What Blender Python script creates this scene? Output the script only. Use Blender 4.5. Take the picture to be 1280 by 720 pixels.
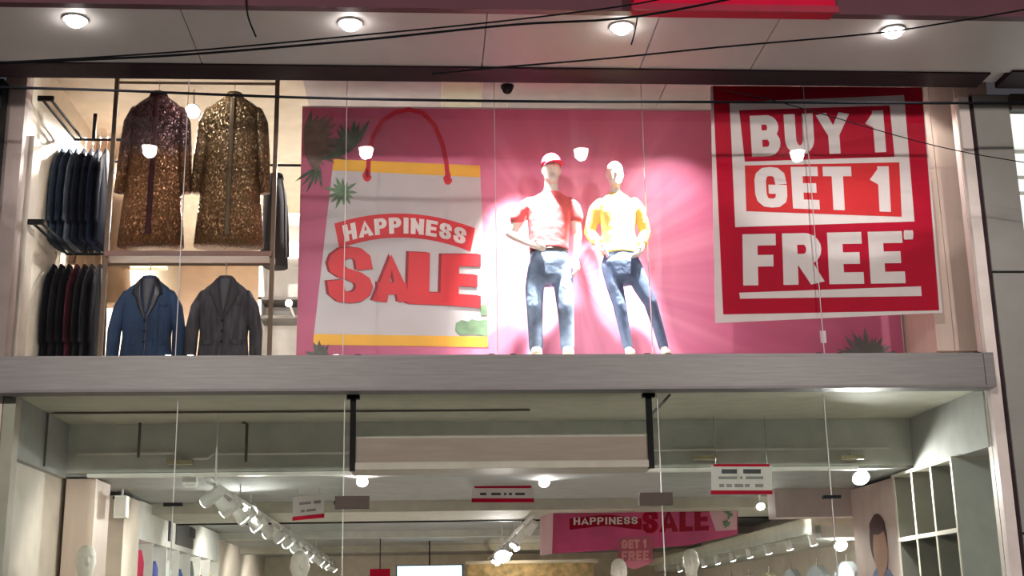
import bpy, bmesh, math, random
from mathutils import Vector, Matrix
random.seed(7)
for o in list(bpy.data.objects): bpy.data.objects.remove(o)
SC = bpy.context.scene
COL = SC.collection
# ------------------------------------------------------------------ camera (solved from the photo's vanishing points)
F, PITCH, YAW, ROLL = 1603.3, 0.252579, 0.0696383, -0.0176818
CAM = Vector((0, -10, 1.6))
_f = Vector((math.sin(YAW)*math.cos(PITCH), math.cos(YAW)*math.cos(PITCH), math.sin(PITCH)))
_r = Vector((math.cos(YAW), -math.sin(YAW), 0)); _u = _r.cross(_f)
AX = _r*math.cos(ROLL)+_u*math.sin(ROLL); AY = -_r*math.sin(ROLL)+_u*math.cos(ROLL); AZ = _f
cd = bpy.data.cameras.new('camera'); cam = bpy.data.objects.new('camera', cd); COL.objects.link(cam)
cd.sensor_width = 36; cd.lens = F/1280*36; cd.clip_end = 200
m = Matrix((( AX.x, AY.x, -AZ.x), (AX.y, AY.y, -AZ.y), (AX.z, AY.z, -AZ.z))).to_4x4(); m.translation = CAM
cam.matrix_world = m; SC.camera = cam
# ------------------------------------------------------------------ world, exposure
w = bpy.data.worlds.new('night'); SC.world = w; w.use_nodes = True
w.node_tree.nodes['Background'].inputs[0].default_value = (0.75, 0.70, 0.78, 1)
w.node_tree.nodes['Background'].inputs[1].default_value = 0.07
SC.view_settings.view_transform = 'Standard'; SC.view_settings.look = 'None'
SC.view_settings.gamma = 1; SC.view_settings.use_curve_mapping = False
SC.view_settings.exposure = 0.0
def lamp(name, kind, loc, power, color=(1, 1, 1), size=.1, aim=None, angle=100, blend=.5):
    l = bpy.data.lights.new(name, kind); l.energy = power; l.color = color
    if kind == 'AREA': l.size = size
    else: l.shadow_soft_size = size
    if kind == 'SPOT': l.spot_size = math.radians(angle); l.spot_blend = blend
    o = bpy.data.objects.new(name, l); COL.objects.link(o); o.location = loc
    if aim is not None:
        o.rotation_euler = (Vector(aim)-Vector(loc)).to_track_quat('-Z', 'Y').to_euler()
    return o
# street lamps on the far pavement, behind the camera
lamp('street_lamp_light', 'POINT', (-5, -19, 7.0), 4500, (1, .93, .86), .25)
lamp('street_lamp_light', 'POINT', (8, -19, 7.0), 4500, (1, .93, .86), .25)
# ------------------------------------------------------------------ pixel -> place helpers
def ray(x, y): return AX*((x-640)/F)+AY*((360-y)/F)+AZ
def P(x, y, Y): d = ray(x, y); return CAM+d*((Y-CAM.y)/d.y)
def PZ(x, y, z): d = ray(x, y); return CAM+d*((z-CAM.z)/d.z)
def PX(x, y, X): d = ray(x, y); return CAM+d*((X-CAM.x)/d.x)
# ------------------------------------------------------------------ materials
MATS = {}
def mat(name, col, rough=.55, metal=0, var=.08, scale=6, bump=0, bscale=40, coat=0, spec=.4, emit=0, stretch=None):
    if name in MATS: return MATS[name]
    mt = bpy.data.materials.new(name); mt.use_nodes = True; nt = mt.node_tree; b = nt.nodes['Principled BSDF']
    b.inputs['Roughness'].default_value = rough; b.inputs['Metallic'].default_value = metal
    b.inputs['Specular IOR Level'].default_value = spec; b.inputs['Coat Weight'].default_value = coat
    tc = nt.nodes.new('ShaderNodeTexCoord'); mp = nt.nodes.new('ShaderNodeMapping'); nt.links.new(tc.outputs['Object'], mp.inputs[0])
    if stretch: mp.inputs['Scale'].default_value = stretch
    nz = nt.nodes.new('ShaderNodeTexNoise'); nz.inputs['Scale'].default_value = scale; nz.inputs['Detail'].default_value = 5
    nt.links.new(mp.outputs[0], nz.inputs['Vector'])
    rp = nt.nodes.new('ShaderNodeValToRGB'); nt.links.new(nz.outputs[0], rp.inputs[0])
    rp.color_ramp.elements[0].position = .3; rp.color_ramp.elements[1].position = .7
    rp.color_ramp.elements[0].color = tuple(max(0, c*(1-var)) for c in col)+(1,)
    rp.color_ramp.elements[1].color = tuple(min(1, c*(1+var)) for c in col)+(1,)
    nt.links.new(rp.outputs[0], b.inputs['Base Color'])
    if bump:
        n2 = nt.nodes.new('ShaderNodeTexNoise'); n2.inputs['Scale'].default_value = bscale; nt.links.new(mp.outputs[0], n2.inputs['Vector'])
        bp = nt.nodes.new('ShaderNodeBump'); bp.inputs['Strength'].default_value = bump; bp.inputs['Distance'].default_value = .02
        nt.links.new(n2.outputs[0], bp.inputs['Height']); nt.links.new(bp.outputs[0], b.inputs['Normal'])
    if emit:
        b.inputs['Emission Color'].default_value = tuple(col)+(1,); b.inputs['Emission Strength'].default_value = emit
    MATS[name] = mt; return mt
def glassmat(name, tint=(1, 1, 1)):
    mt = bpy.data.materials.new(name); mt.use_nodes = True; nt = mt.node_tree; nt.nodes.clear()
    out = nt.nodes.new('ShaderNodeOutputMaterial'); mx = nt.nodes.new('ShaderNodeMixShader'); fr = nt.nodes.new('ShaderNodeFresnel')
    fr.inputs[0].default_value = 1.42
    tr = nt.nodes.new('ShaderNodeBsdfTransparent'); tr.inputs[0].default_value = tint+(1,)
    gl = nt.nodes.new('ShaderNodeBsdfGlossy'); gl.inputs['Roughness'].default_value = .0
    nt.links.new(fr.outputs[0], mx.inputs[0]); nt.links.new(tr.outputs[0], mx.inputs[1]); nt.links.new(gl.outputs[0], mx.inputs[2])
    nt.links.new(mx.outputs[0], out.inputs[0]); return mt
def emis(name, col, s):
    mt = bpy.data.materials.new(name); mt.use_nodes = True; b = mt.node_tree.nodes['Principled BSDF']
    b.inputs['Base Color'].default_value = tuple(col)+(1,); b.inputs['Emission Color'].default_value = tuple(col)+(1,); b.inputs['Emission Strength'].default_value = s
    return mt
def sequin(name, top, bottom, z0, z1, sc=140):
    """sequinned cloth: small metallic discs, colour changing from collar to hem as on the garment"""
    mt = bpy.data.materials.new(name); mt.use_nodes = True; nt = mt.node_tree; b = nt.nodes['Principled BSDF']
    tc = nt.nodes.new('ShaderNodeTexCoord'); sx = nt.nodes.new('ShaderNodeSeparateXYZ'); nt.links.new(tc.outputs['Object'], sx.inputs[0])
    nz = nt.nodes.new('ShaderNodeTexNoise'); nz.inputs['Scale'].default_value = 5; nt.links.new(tc.outputs['Object'], nz.inputs['Vector'])
    ad = nt.nodes.new('ShaderNodeMath'); ad.operation = 'MULTIPLY_ADD'; ad.inputs[1].default_value = .35; nt.links.new(nz.outputs[0], ad.inputs[0]); nt.links.new(sx.outputs[2], ad.inputs[2])
    mr = nt.nodes.new('ShaderNodeMapRange'); mr.inputs[1].default_value = z0+.17; mr.inputs[2].default_value = z1+.17; nt.links.new(ad.outputs[0], mr.inputs[0])
    rp = nt.nodes.new('ShaderNodeValToRGB'); rp.color_ramp.elements[0].color = top+(1,); rp.color_ramp.elements[1].color = bottom+(1,); nt.links.new(mr.outputs[0], rp.inputs[0])
    mp = nt.nodes.new('ShaderNodeMapping'); mp.inputs['Scale'].default_value = (1, 1, .55); nt.links.new(tc.outputs['Object'], mp.inputs[0])
    vo = nt.nodes.new('ShaderNodeTexVoronoi'); vo.inputs['Scale'].default_value = sc; nt.links.new(mp.outputs[0], vo.inputs['Vector'])
    hs = nt.nodes.new('ShaderNodeMixRGB'); hs.blend_type = 'MULTIPLY'; hs.inputs[0].default_value = .75
    bw = nt.nodes.new('ShaderNodeRGBToBW'); nt.links.new(vo.outputs['Color'], bw.inputs[0])
    m2 = nt.nodes.new('ShaderNodeMapRange'); m2.inputs[3].default_value = .35; m2.inputs[4].default_value = 1.9; nt.links.new(bw.outputs[0], m2.inputs[0])
    nt.links.new(rp.outputs[0], hs.inputs[1]); nt.links.new(m2.outputs[0], hs.inputs[2]); nt.links.new(hs.outputs[0], b.inputs['Base Color'])
    ge = nt.nodes.new('ShaderNodeNewGeometry'); sb = nt.nodes.new('ShaderNodeVectorMath'); sb.operation = 'SUBTRACT'; sb.inputs[1].default_value = (.5, .5, .5); nt.links.new(vo.outputs['Color'], sb.inputs[0])
    sc_ = nt.nodes.new('ShaderNodeVectorMath'); sc_.operation = 'SCALE'; sc_.inputs['Scale'].default_value = 1.05; nt.links.new(sb.outputs[0], sc_.inputs[0])
    av = nt.nodes.new('ShaderNodeVectorMath'); av.operation = 'ADD'; nt.links.new(ge.outputs['Normal'], av.inputs[0]); nt.links.new(sc_.outputs[0], av.inputs[1])
    nn = nt.nodes.new('ShaderNodeVectorMath'); nn.operation = 'NORMALIZE'; nt.links.new(av.outputs[0], nn.inputs[0]); nt.links.new(nn.outputs[0], b.inputs['Normal'])
    b.inputs['Metallic'].default_value = .55; b.inputs['Roughness'].default_value = .34
    return mt
def burst(name, c):
    """printed sunburst: pale rays on pink around a point of the banner (object coordinates, metres)"""
    mt = bpy.data.materials.new(name); mt.use_nodes = True; nt = mt.node_tree; b = nt.nodes['Principled BSDF']
    tc = nt.nodes.new('ShaderNodeTexCoord'); mp = nt.nodes.new('ShaderNodeMapping'); mp.inputs['Location'].default_value = (-c[0], 0, -c[1]); nt.links.new(tc.outputs['Object'], mp.inputs[0])
    sx = nt.nodes.new('ShaderNodeSeparateXYZ'); nt.links.new(mp.outputs[0], sx.inputs[0])
    at = nt.nodes.new('ShaderNodeMath'); at.operation = 'ARCTAN2'; nt.links.new(sx.outputs[2], at.inputs[0]); nt.links.new(sx.outputs[0], at.inputs[1])
    cb = nt.nodes.new('ShaderNodeCombineXYZ'); nt.links.new(at.outputs[0], cb.inputs[0])
    nz = nt.nodes.new('ShaderNodeTexNoise'); nz.inputs['Scale'].default_value = 5.5; nz.inputs['Detail'].default_value = 2; nt.links.new(cb.outputs[0], nz.inputs['Vector'])
    ln = nt.nodes.new('ShaderNodeVectorMath'); ln.operation = 'LENGTH'; nt.links.new(mp.outputs[0], ln.inputs[0])
    ma = nt.nodes.new('ShaderNodeMath'); ma.operation = 'MULTIPLY_ADD'; ma.inputs[1].default_value = -1.5; nt.links.new(nz.outputs[0], ma.inputs[0]); nt.links.new(ln.outputs[1], ma.inputs[2])
    rp = nt.nodes.new('ShaderNodeValToRGB'); nt.links.new(ma.outputs[0], rp.inputs[0])
    mr = nt.nodes.new('ShaderNodeMapRange'); mr.inputs[1].default_value = -.6; mr.inputs[2].default_value = 1.9; nt.links.new(ma.outputs[0], mr.inputs[0]); nt.links.new(mr.outputs[0], rp.inputs[0])
    e = rp.color_ramp.elements; e[0].position = 0; e[0].color = (.92, .62, .74, 1); e[1].position = 1; e[1].color = (.40, .085, .17, 1)
    x = e.new(.3); x.color = (.80, .33, .48, 1); x = e.new(.62); x.color = (.56, .15, .28, 1)
    nt.links.new(rp.outputs[0], b.inputs['Base Color']); b.inputs['Roughness'].default_value = .5
    return mt
WHITE = mat('white_paint', (.78, .76, .72), .5); CREAM = mat('cream_wall', (.72, .66, .55), .6); PEACH = mat('peach_wall', (.62, .45, .33), .6)
BEIGE = mat('beige_panel', (.60, .47, .40), .5, var=.05, scale=3, stretch=(6, 6, .4)); GREY = mat('grey_paint', (.58, .58, .53), .7)
OLIVE = mat('olive_ceiling', (.50, .48, .40), .7); DKCEIL = mat('dark_grey_ceiling', (.36, .365, .355), .8)
STEEL = mat('brushed_steel', (.155, .142, .138), .42, .25, var=.12, scale=5, stretch=(.6, 4, 12)); DARK = mat('dark_maroon_metal', (.028, .012, .017), .6, spec=.15)
BLACK = mat('black_metal', (.008, .008, .009), .6, spec=.12); SOFF = mat('soffit_panel_paint', (.62, .57, .54), .5, var=.05, scale=1.5)
MAROON = mat('maroon_fascia', (.10, .025, .04), .5); RED = mat('sign_red', (.60, .004, .04), .5, spec=.1); GLASS = glassmat('clear_glass'); GLASS2 = glassmat('clear_glass_lower', (.93, .96, .94))
CLAD = mat('grey_cladding', (.25, .235, .215), .5, .1, var=.05); PRED = mat('poster_red', (.46, .004, .028), .6, var=.05, spec=.1); PRED2 = mat('poster_orange_red', (.60, .03, .035), .6, var=.05, spec=.1)
PWHITE = mat('poster_white', (.72, .66, .65), .5, var=.04); YELLOW = mat('bag_yellow', (.75, .42, .05), .5, var=.05); BAGW = mat('bag_white', (.50, .485, .50), .5, var=.04)
LRED = mat('letter_red', (.56, .022, .032), .45, var=.05); LDRED = mat('letter_dark_red', (.25, .01, .02), .5); LEAF = mat('leaf_dark_green', (.06, .09, .06), .6, var=.4, scale=12); LEAF2 = mat('leaf_green', (.13, .22, .13), .6, var=.3, scale=12); LEAF3 = mat('leaf_brown_green', (.13, .10, .085), .6, var=.3, scale=12)
WOOD = mat('brown_wood', (.12, .045, .03), .4, var=.25, scale=3, stretch=(1, 8, 8)); BRASS = mat('bronze_post', (.085, .05, .027), .45, .3)
SKINM = mat('mannequin_white', (.80, .74, .66), .35, var=.02); DENIM = mat('washed_denim', (.14, .20, .30), .8, var=.85, scale=4, bump=.5, bscale=14); DENIM2 = mat('dark_denim', (.06, .09, .16), .8, var=.6, scale=4, bump=.5, bscale=14)
TEE = mat('red_tee_cloth', (.72, .13, .14), .75, var=.25, scale=6, bump=.6, bscale=9); YTOP = mat('yellow_top_cloth', (.90, .63, .17), .75, var=.08, bump=.6, bscale=9)
CHROME = mat('chrome', (.6, .6, .6), .25, .9); LAMPW = mat('lamp_white', (.72, .71, .68), .4); MAUVE = mat('mauve_panel', (.60, .49, .47), .6)
BULB = emis('downlight_glow', (1, .98, .95), 45); SPOTG = emis('spot_glow', (1, .98, .94), 25); SCREEN = emis('lit_screen', (.55, .85, .95), 1.6)
CONC = mat('pavement', (.40, .39, .37), .8, var=.2, scale=2); ASPH = mat('asphalt', (.12, .12, .12), .9, var=.3); TILE = mat('floor_tile', (.68, .65, .60), .3)
INK = mat('dark_ink', (.06, .06, .07), .6); CABLE = mat('cable_rubber', (.008, .008, .010), .9, spec=.05)
# ------------------------------------------------------------------ mesh helpers
class MB:
    def __init__(s): s.v = []; s.f = []
    def add(s, vs, fs):
        k = len(s.v); s.v += [Vector(x) for x in vs]; s.f += [[i+k for i in f] for f in fs]; return s
    def box(s, a, b):
        x0, y0, z0 = [min(p, q) for p, q in zip(a, b)]; x1, y1, z1 = [max(p, q) for p, q in zip(a, b)]
        return s.add([(x0, y0, z0), (x1, y0, z0), (x1, y1, z0), (x0, y1, z0), (x0, y0, z1), (x1, y0, z1), (x1, y1, z1), (x0, y1, z1)],
                     [(0, 3, 2, 1), (4, 5, 6, 7), (0, 1, 5, 4), (1, 2, 6, 5), (2, 3, 7, 6), (3, 0, 4, 7)])
    def prism(s, poly, d):          # poly: 3D outline, d: extrusion vector
        n = len(poly); poly = [Vector(p) for p in poly]; d = Vector(d)
        return s.add(poly+[p+d for p in poly], [list(range(n)), list(range(2*n-1, n-1, -1))]+[(i, i+n, (i+1) % n+n, (i+1) % n) for i in range(n)])
    def loft(s, rings, closed=True):  # rings of equal length
        n = len(rings[0]); vs = [p for r in rings for p in r]; fs = []
        for k in range(len(rings)-1):
            for i in range(n): fs.append((k*n+i, k*n+(i+1) % n, (k+1)*n+(i+1) % n, (k+1)*n+i))
        if closed: fs += [list(range(n-1, -1, -1)), [len(vs)-n+i for i in range(n)]]
        return s.add(vs, fs)
    def tube(s, pts, r, n=8):
        pts = [Vector(p) for p in pts]; rs = r if isinstance(r, (list, tuple)) else [r]*len(pts); rings = []
        t0 = (pts[1]-pts[0]).normalized(); nrm = t0.orthogonal().normalized()
        for i, p in enumerate(pts):
            t = (pts[min(i+1, len(pts)-1)]-pts[max(i-1, 0)]).normalized()
            nrm = (nrm-t*nrm.dot(t)).normalized(); bn = t.cross(nrm)
            rings.append([p+(nrm*math.cos(2*math.pi*k/n)+bn*math.sin(2*math.pi*k/n))*rs[i] for k in range(n)])
        return s.loft(rings)
    def stack(s, secs, n=20, e=2.0):  # secs: (center, half width x, half depth y), horizontal super-ellipses
        rings = []
        for c, a, b in secs:
            c = Vector(c); rg = []
            for k in range(n):
                t = 2*math.pi*k/n; ct, st = math.cos(t), math.sin(t)
                rg.append(c+Vector((a*math.copysign(abs(ct)**(2/e), ct), b*math.copysign(abs(st)**(2/e), st), 0)))
            rings.append(rg)
        return s.loft(rings)
    def ball(s, c, r, n=14, m=9):
        rx, ry, rz = r if isinstance(r, (tuple, list)) else (r, r, r)
        return s.stack([(Vector(c)+Vector((0, 0, rz*math.sin(a))), max(.001, rx*math.cos(a)), max(.001, ry*math.cos(a))) for a in [(-math.pi/2+math.pi*k/(m-1)) for k in range(m)]], n)
    def disc_cyl(s, c, axis, r, L, n=20):
        c = Vector(c); a = Vector(axis).normalized()*L; return s.tube([c, c+a], r, n)
    def mesh(s, name, mt, smooth=False):
        me = bpy.data.meshes.new(name); me.from_pydata([tuple(v) for v in s.v], [], s.f); me.update()
        bm = bmesh.new(); bm.from_mesh(me); bmesh.ops.recalc_face_normals(bm, faces=bm.faces); bm.to_mesh(me); bm.free()
        if smooth: me.polygons.foreach_set('use_smooth', [True]*len(me.polygons))
        if mt: me.materials.append(mt)
        return me
    def build(s, name, mt, parent=None, smooth=False, loc=None):
        o = bpy.data.objects.new(name, s.mesh(name, mt, smooth)); COL.objects.link(o)
        if parent is not None: o.parent = parent
        if loc is not None: o.location = loc
        return o
def tag(o, label=None, cat=None, group=None, kind=None):
    if label: o['label'] = label
    if cat: o['category'] = cat
    if group: o['group'] = group
    if kind: o['kind'] = kind
    return o
def empty(name, loc=(0, 0, 0), rz=0):
    o = bpy.data.objects.new(name, None); COL.objects.link(o); o.location = loc; o.rotation_euler = (0, 0, rz); o.empty_display_size = .1; return o
def struct(name, mb, mt, label=None, smooth=False):
    o = mb.build(name, mt, None, smooth); o['kind'] = 'structure'
    if label: o['label'] = label
    return o
def copy_tree(o, parent=None):
    c = o.copy(); COL.objects.link(c)
    if parent is not None: c.parent = parent
    for ch in list(o.children): copy_tree(ch, c)
    return c
def remesh(mb, vox, name, mt, parent, smooth_it=4):
    o = bpy.data.objects.new(name, mb.mesh('tmp', None)); COL.objects.link(o)
    md = o.modifiers.new('r', 'REMESH'); md.mode = 'VOXEL'; md.voxel_size = vox
    sm = o.modifiers.new('s', 'SMOOTH'); sm.iterations = smooth_it; sm.factor = .5
    dg = bpy.context.evaluated_depsgraph_get(); dg.update()
    me = bpy.data.meshes.new_from_object(o.evaluated_get(dg)); bpy.data.objects.remove(o)
    me.name = name; me.polygons.foreach_set('use_smooth', [True]*len(me.polygons)); me.materials.clear(); me.materials.append(mt)
    o = bpy.data.objects.new(name, me); COL.objects.link(o); o.parent = parent
    return o
# ---- lettering: stroke glyphs, u,v in 0..1 of the inked box
def arc(cx, cy, rx, ry, a0, a1, n=8): return [(cx+rx*math.cos(math.radians(a0+(a1-a0)*k/n)), cy+ry*math.sin(math.radians(a0+(a1-a0)*k/n))) for k in range(n+1)]
GLY = {
 'E': (.62, [[(1, 1), (0, 1), (0, 0), (1, 0)], [(0, .5), (.85, .5)]]), 'F': (.6, [[(1, 1), (0, 1), (0, 0)], [(0, .47), (.85, .47)]]),
 'T': (.66, [[(0, 1), (1, 1)], [(.5, 1), (.5, 0)]]), 'L': (.58, [[(0, 1), (0, 0), (1, 0)]]), 'I': (.3, [[(.5, 1), (.5, 0)]]),
 'H': (.7, [[(0, 0), (0, 1)], [(1, 0), (1, 1)], [(0, .5), (1, .5)]]), 'N': (.72, [[(0, 0), (0, 1)], [(1, 0), (1, 1)], [(0, 1), (1, 0)]]),
 'A': (.78, [[(0, 0), (.5, 1), (1, 0)], [(.22, .22), (.78, .22)]]), 'Y': (.72, [[(0, 1), (.5, .42), (1, 1)], [(.5, .5), (.5, 0)]]),
 '1': (.44, [[(.08, .80), (.5, .92)], [(.85, 1), (.85, 0)]]),
 'U': (.7, [[(0, 1)]+arc(.5, .36, .5, .36, 180, 360, 10)+[(1, 1)]]),
 'P': (.68, [[(0, 0), (0, 1), (.6, 1)]+arc(.6, .73, .4, .27, 80, -80, 8)+[(.6, .46), (0, .46)]]),
 'R': (.7, [[(0, 0), (0, 1), (.6, 1)]+arc(.6, .74, .4, .26, 80, -80, 8)+[(.6, .48), (0, .48)], [(.55, .45), (.98, 0)]]),
 'B': (.7, [[(0, 0), (0, 1), (.58, 1)]+arc(.58, .76, .36, .24, 80, -80, 8)+[(.58, .52), (0, .52)], [(.5, .52)]+arc(.6, .26, .4, .26, 80, -80, 8)+[(.5, 0), (0, 0)]]),
 'G': (.74, [[(.97, .74), (.93, .88), (.75, .98), (.5, 1), (.25, .98), (.07, .88), (0, .72), (0, .28), (.07, .12), (.25, .02), (.5, 0), (.75, .02), (.95, .12), (1, .25), (1, .44), (.66, .44)]]),
 'S': (.68, [[(.97, .74), (.93, .88), (.74, .98), (.5, 1), (.26, .98), (.07, .89), (0, .76), (.07, .63), (.26, .55), (.74, .45), (.93, .37), (1, .24), (.93, .11), (.74, .02), (.5, 0), (.26, .02), (.07, .12), (.03, .26)]]),
 '*': (.3, [[(.5, 1), (.5, .8)], [(.2, .9), (.8, .9)]]), ' ': (.22, [])}
def strokes(ch, t, wscale=1):
    """outline polygons of a glyph in a box of height 1; t = stroke width"""
    w, L = GLY[ch]; w *= wscale; polys = []
    for st in L:
        pts = [Vector((t/2+u*(w-t), t/2+v*(1-t))) for u, v in st]
        d0 = (pts[1]-pts[0]).normalized(); d1 = (pts[-1]-pts[-2]).normalized(); pts[0] = pts[0]-d0*t/2; pts[-1] = pts[-1]+d1*t/2
        lft, rgt = [], []
        for i, p in enumerate(pts):
            a = (pts[i]-pts[i-1]).normalized() if i else (pts[1]-pts[0]).normalized()
            b = (pts[i+1]-pts[i]).normalized() if i < len(pts)-1 else a
            na, nb = Vector((-a.y, a.x)), Vector((-b.y, b.x)); mm = na+nb
            mm = mm/max(.35, mm.dot(na)) if mm.length > .3 else na
            lft.append(p+mm*t/2); rgt.append(p-mm*t/2)
        for i in range(len(pts)-1):
            q = [lft[i], rgt[i], rgt[i+1], lft[i+1]]
            polys.append([(x.x, min(1, max(0, x.y))) for x in q])
    return w, polys
def text_polys(s, t=.26, gap=.08, wscale=1):
    x = 0; out = []
    for ch in s:
        w, ps = strokes(ch, t, wscale); out.append([[(a+x, b) for a, b in p] for p in ps]); x += w+gap
    W = x-gap
    return [[[(a/W, b) for a, b in p] for p in g] for g in out]
def quadmap(q):
    tl, tr, br, bl = [Vector(p) for p in q]
    return lambda u, v: (bl*(1-u)+br*u)*(1-v)+(tl*(1-u)+tr*u)*v
def ptext(name, s, fn, Y, mt, parent, th=.003, t=.26, gap=.08, wscale=1):
    """a word: fn(u,v) -> pixel, laid on the plane at depth Y, thickness th towards the viewer"""
    out = []
    for g in text_polys(s, t, gap, wscale):
        if not g: continue
        mb = MB()
        for i, p in enumerate(g): mb.prism([P(*fn(u, v), Y) for u, v in p], (0, -th-.00012*i, 0))
        out.append(mb.build(name, mt, parent))
    return out
def pshape(name, polys, Y, mt, parent, th=.003):
    mb = MB()
    for i, p in enumerate(polys): mb.prism([P(x, y, Y) for x, y in p], (0, -th-.00005*i, 0))
    return mb.build(name, mt, parent)
def sub(a, b, n): return [(a[0]+(b[0]-a[0])*k/n, a[1]+(b[1]-a[1])*k/n) for k in range(n)]

# ================================================================== STRUCTURE
struct('road', MB().box((-16, -34, -.3), (16, -2.6, 0)), ASPH, 'dark asphalt street in front of the shop')
struct('pavement', MB().box((-16, -2.6, -.3), (16, .0, .1)), CONC, 'pale concrete pavement along the shop front')
struct('floor', MB().box((-3.5, 0, -.1), (5.1, 17.2, .2)), TILE, 'tiled ground floor of the shop')
struct('floor_upper', MB().box((-3.26, .06, 3.42), (4.58, 7.0, 3.64)), TILE, 'upper floor slab behind the steel beam')
struct('floor_platform', MB().box((-1.15, .40, 3.64), (4.28, 1.02, 3.72)), WHITE, 'low white display platform under the mannequins')
# ---- soffit with its panels, dark header, fascia
so = struct('ceiling_soffit', MB().box((-7, -1.52, 5.9), (7.5, -.28, 6.0)), SOFF, 'pale canopy soffit over the shop front')
for i, (a, b) in enumerate(((-7, -4.2), (-4.2, -1.75), (-1.75, .45), (.45, 1.72), (1.72, 2.62), (2.62, 4.9), (4.9, 7.5))):
    MB().box((a+.004, -1.515, 5.868), (b-.004, -.55, 5.905)).build('soffit_panel', SOFF, so)
struct('trim_1', MB().box((-7, -.55, 5.855), (4.62, -.27, 6.05)), DARK, 'dark maroon header channel above the upper glazing')
struct('trim_2', MB().box((4.78, -.6, 5.85), (7.5, -.27, 6.05)), DARK, 'dark header channel above the grey cladding')
fs = struct('fascia', MB().box((-7, -1.60, 5.84), (7.5, -1.525, 7.2)), MAROON, 'maroon fascia board at the canopy edge')
sg = empty('lightbox_sign', (2.2, -1.7, 5.8)); tag(sg, 'bright red box sign fixed to the maroon fascia edge', 'sign')
MB().box((-.72, -.06, -.01), (.74, .09, .9)).build('sign_body', RED, sg)
MB().box((-.74, -.07, -.03), (.76, -.055, .02)).build('lower_rim', mat('rim_red', (.35, .01, .04), .4), sg)
# ---- exterior side walls
wl = struct('wall_left', MB().box((-7, -.12, 0), (-3.47, .25, 5.9)), mat('mauve_wall', (.30, .235, .23), .6), 'mauve wall beside the shop window')
MB().box((-3.47, -.14, 3.2), (-3.40, .02, 5.9)).build('window_frame', BLACK, wl)
wr = struct('wall_right', MB().box((4.66, -.02, 0), (9, .01, 5.9)), CLAD, 'grey clad neighbouring wall')
for a, b in ((0, 2.17), (2.19, 4.29), (4.31, 5.86)):
    if b < 5:
        MB().box((4.662, -.09, a), (6.4, -.02, b)).build('cladding_panel', CLAD, wr); MB().box((6.42, -.09, a), (9, -.02, b)).build('cladding_panel', CLAD, wr)
    else:
        MB().box((4.662, -.09, a), (4.97, -.02, b)).build('cladding_panel', CLAD, wr)
        MB().box((4.97, -.09, a), (6.4, -.02, 4.62)).build('cladding_panel', CLAD, wr); MB().box((6.42, -.09, a), (9, -.02, b)).build('cladding_panel', CLAD, wr)
        MB().box((4.97, -.14, 5.72), (6.4, -.02, b)).build('window_lintel', mat('dark_brown', (.06, .045, .04), .5), wr)
wn = struct('window_9', MB().box((4.98, -.055, 4.64), (6.38, -.03, 5.71)), emis('lit_neighbour_window', (.85, .93, .88), .62), 'lit window of the neighbouring building in grey cladding')
for z in (4.98, 5.12, 5.35): MB().box((4.98, -.075, z), (6.38, -.055, z+.025)).build('window_bar', GREY, wn)
for x in (5.33, 5.68, 6.03): MB().box((x, -.075, 4.64), (x+.025, -.055, 5.71)).build('window_bar', GREY, wn)
pl = struct('trim_3', MB().box((4.545, -.06, 0), (4.635, .1, 5.86)), mat('white_pilaster', (.70, .60, .56), .5), 'white edge pilaster at the shop front')
MB().box((4.638, -.075, 0), (4.658, .1, 5.86)).build('dark_joint', DARK, pl)
# ---- steel beam between the storeys
bm_ = struct('trim_4', MB().box((-3.6, -.2, 3.335), (4.52, .06, 3.575)), STEEL, 'grey steel beam between the two storeys')
MB().box((-3.6, -.215, 3.318), (4.525, -.05, 3.338)).build('lower_flange', mat('dark_steel', (.16, .14, .14), .5), bm_)
MB().box((-3.6, -.2, 3.576), (4.52, .04, 3.60)).build('glazing_channel', STEEL, bm_)
MB().box((4.45, -.213, 3.33), (4.53, .06, 3.60)).build('end_cap', STEEL, bm_)
# ---- upper room
struct('ceiling_upper', MB().box((-3.5, .08, 6.35), (4.85, 7.0, 6.5)), mat('cream_ceiling', (.66, .60, .50), .7), 'grey ceiling of the upper display')
struct('wall_left_upper', MB().box((-3.46, .25, 3.60), (-3.30, 7.0, 6.35)), CREAM, 'cream side wall of the upper floor')
w2 = struct('wall_right_upper', MB().box((4.30, .35, 3.60), (5.0, 7.0, 6.35)), BEIGE, 'beige side wall of the upper display')
for a, b in ((4.29, 4.44), (4.445, 4.98)): MB().box((a, .30, 3.72), (b, .345, 6.34)).build('wall_panel', BEIGE, w2)
struct('wall_back_upper', MB().box((-3.5, 6.9, 3.72), (4.85, 7.05, 6.35)), PEACH, 'peach back wall of the upper floor')
MB().box((-3.44, .03, 3.60), (-3.27, .2, 6.3)).build('trim_5', mat('taupe_pillar', (.34, .27, .25), .6)); tag(bpy.data.objects['trim_5'], 'taupe pillar edge inside the upper glazing', kind='structure')
struct('trim_6', MB().box((-3.29, .22, 3.64), (-3.235, .42, 5.55)), mat('taupe_pillar2', (.50, .44, .38), .6), 'low pale pillar beside the hanging clothes')
pt = struct('wall_partition', MB().box((-1.12, 1.02, 3.72), (4.29, 1.10, 6.17)), mat('pale_partition', (.62, .56, .55), .6), 'pale partition carrying the pink banner')
for i, (a, b, mt) in enumerate(((-1.1, .15, None), (.16, .52, OLIVE), (.53, .78, None), (.79, 2.2, None), (2.21, 4.28, None))):
    MB().box((a, .62, 6.335), (b, 2.2, 6.352)).build('ceiling_panel', mt or mat('mauve_ceiling', (.42, .38, .40), .7), bpy.data.objects['ceiling_upper'])
MB().box((-3.3, 2.35, 5.0), (-2.55, 2.45, 6.34)).build('wall_bulkhead', PEACH); tag(bpy.data.objects['wall_bulkhead'], 'peach bulkhead panel behind the hanging clothes', kind='structure')
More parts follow.
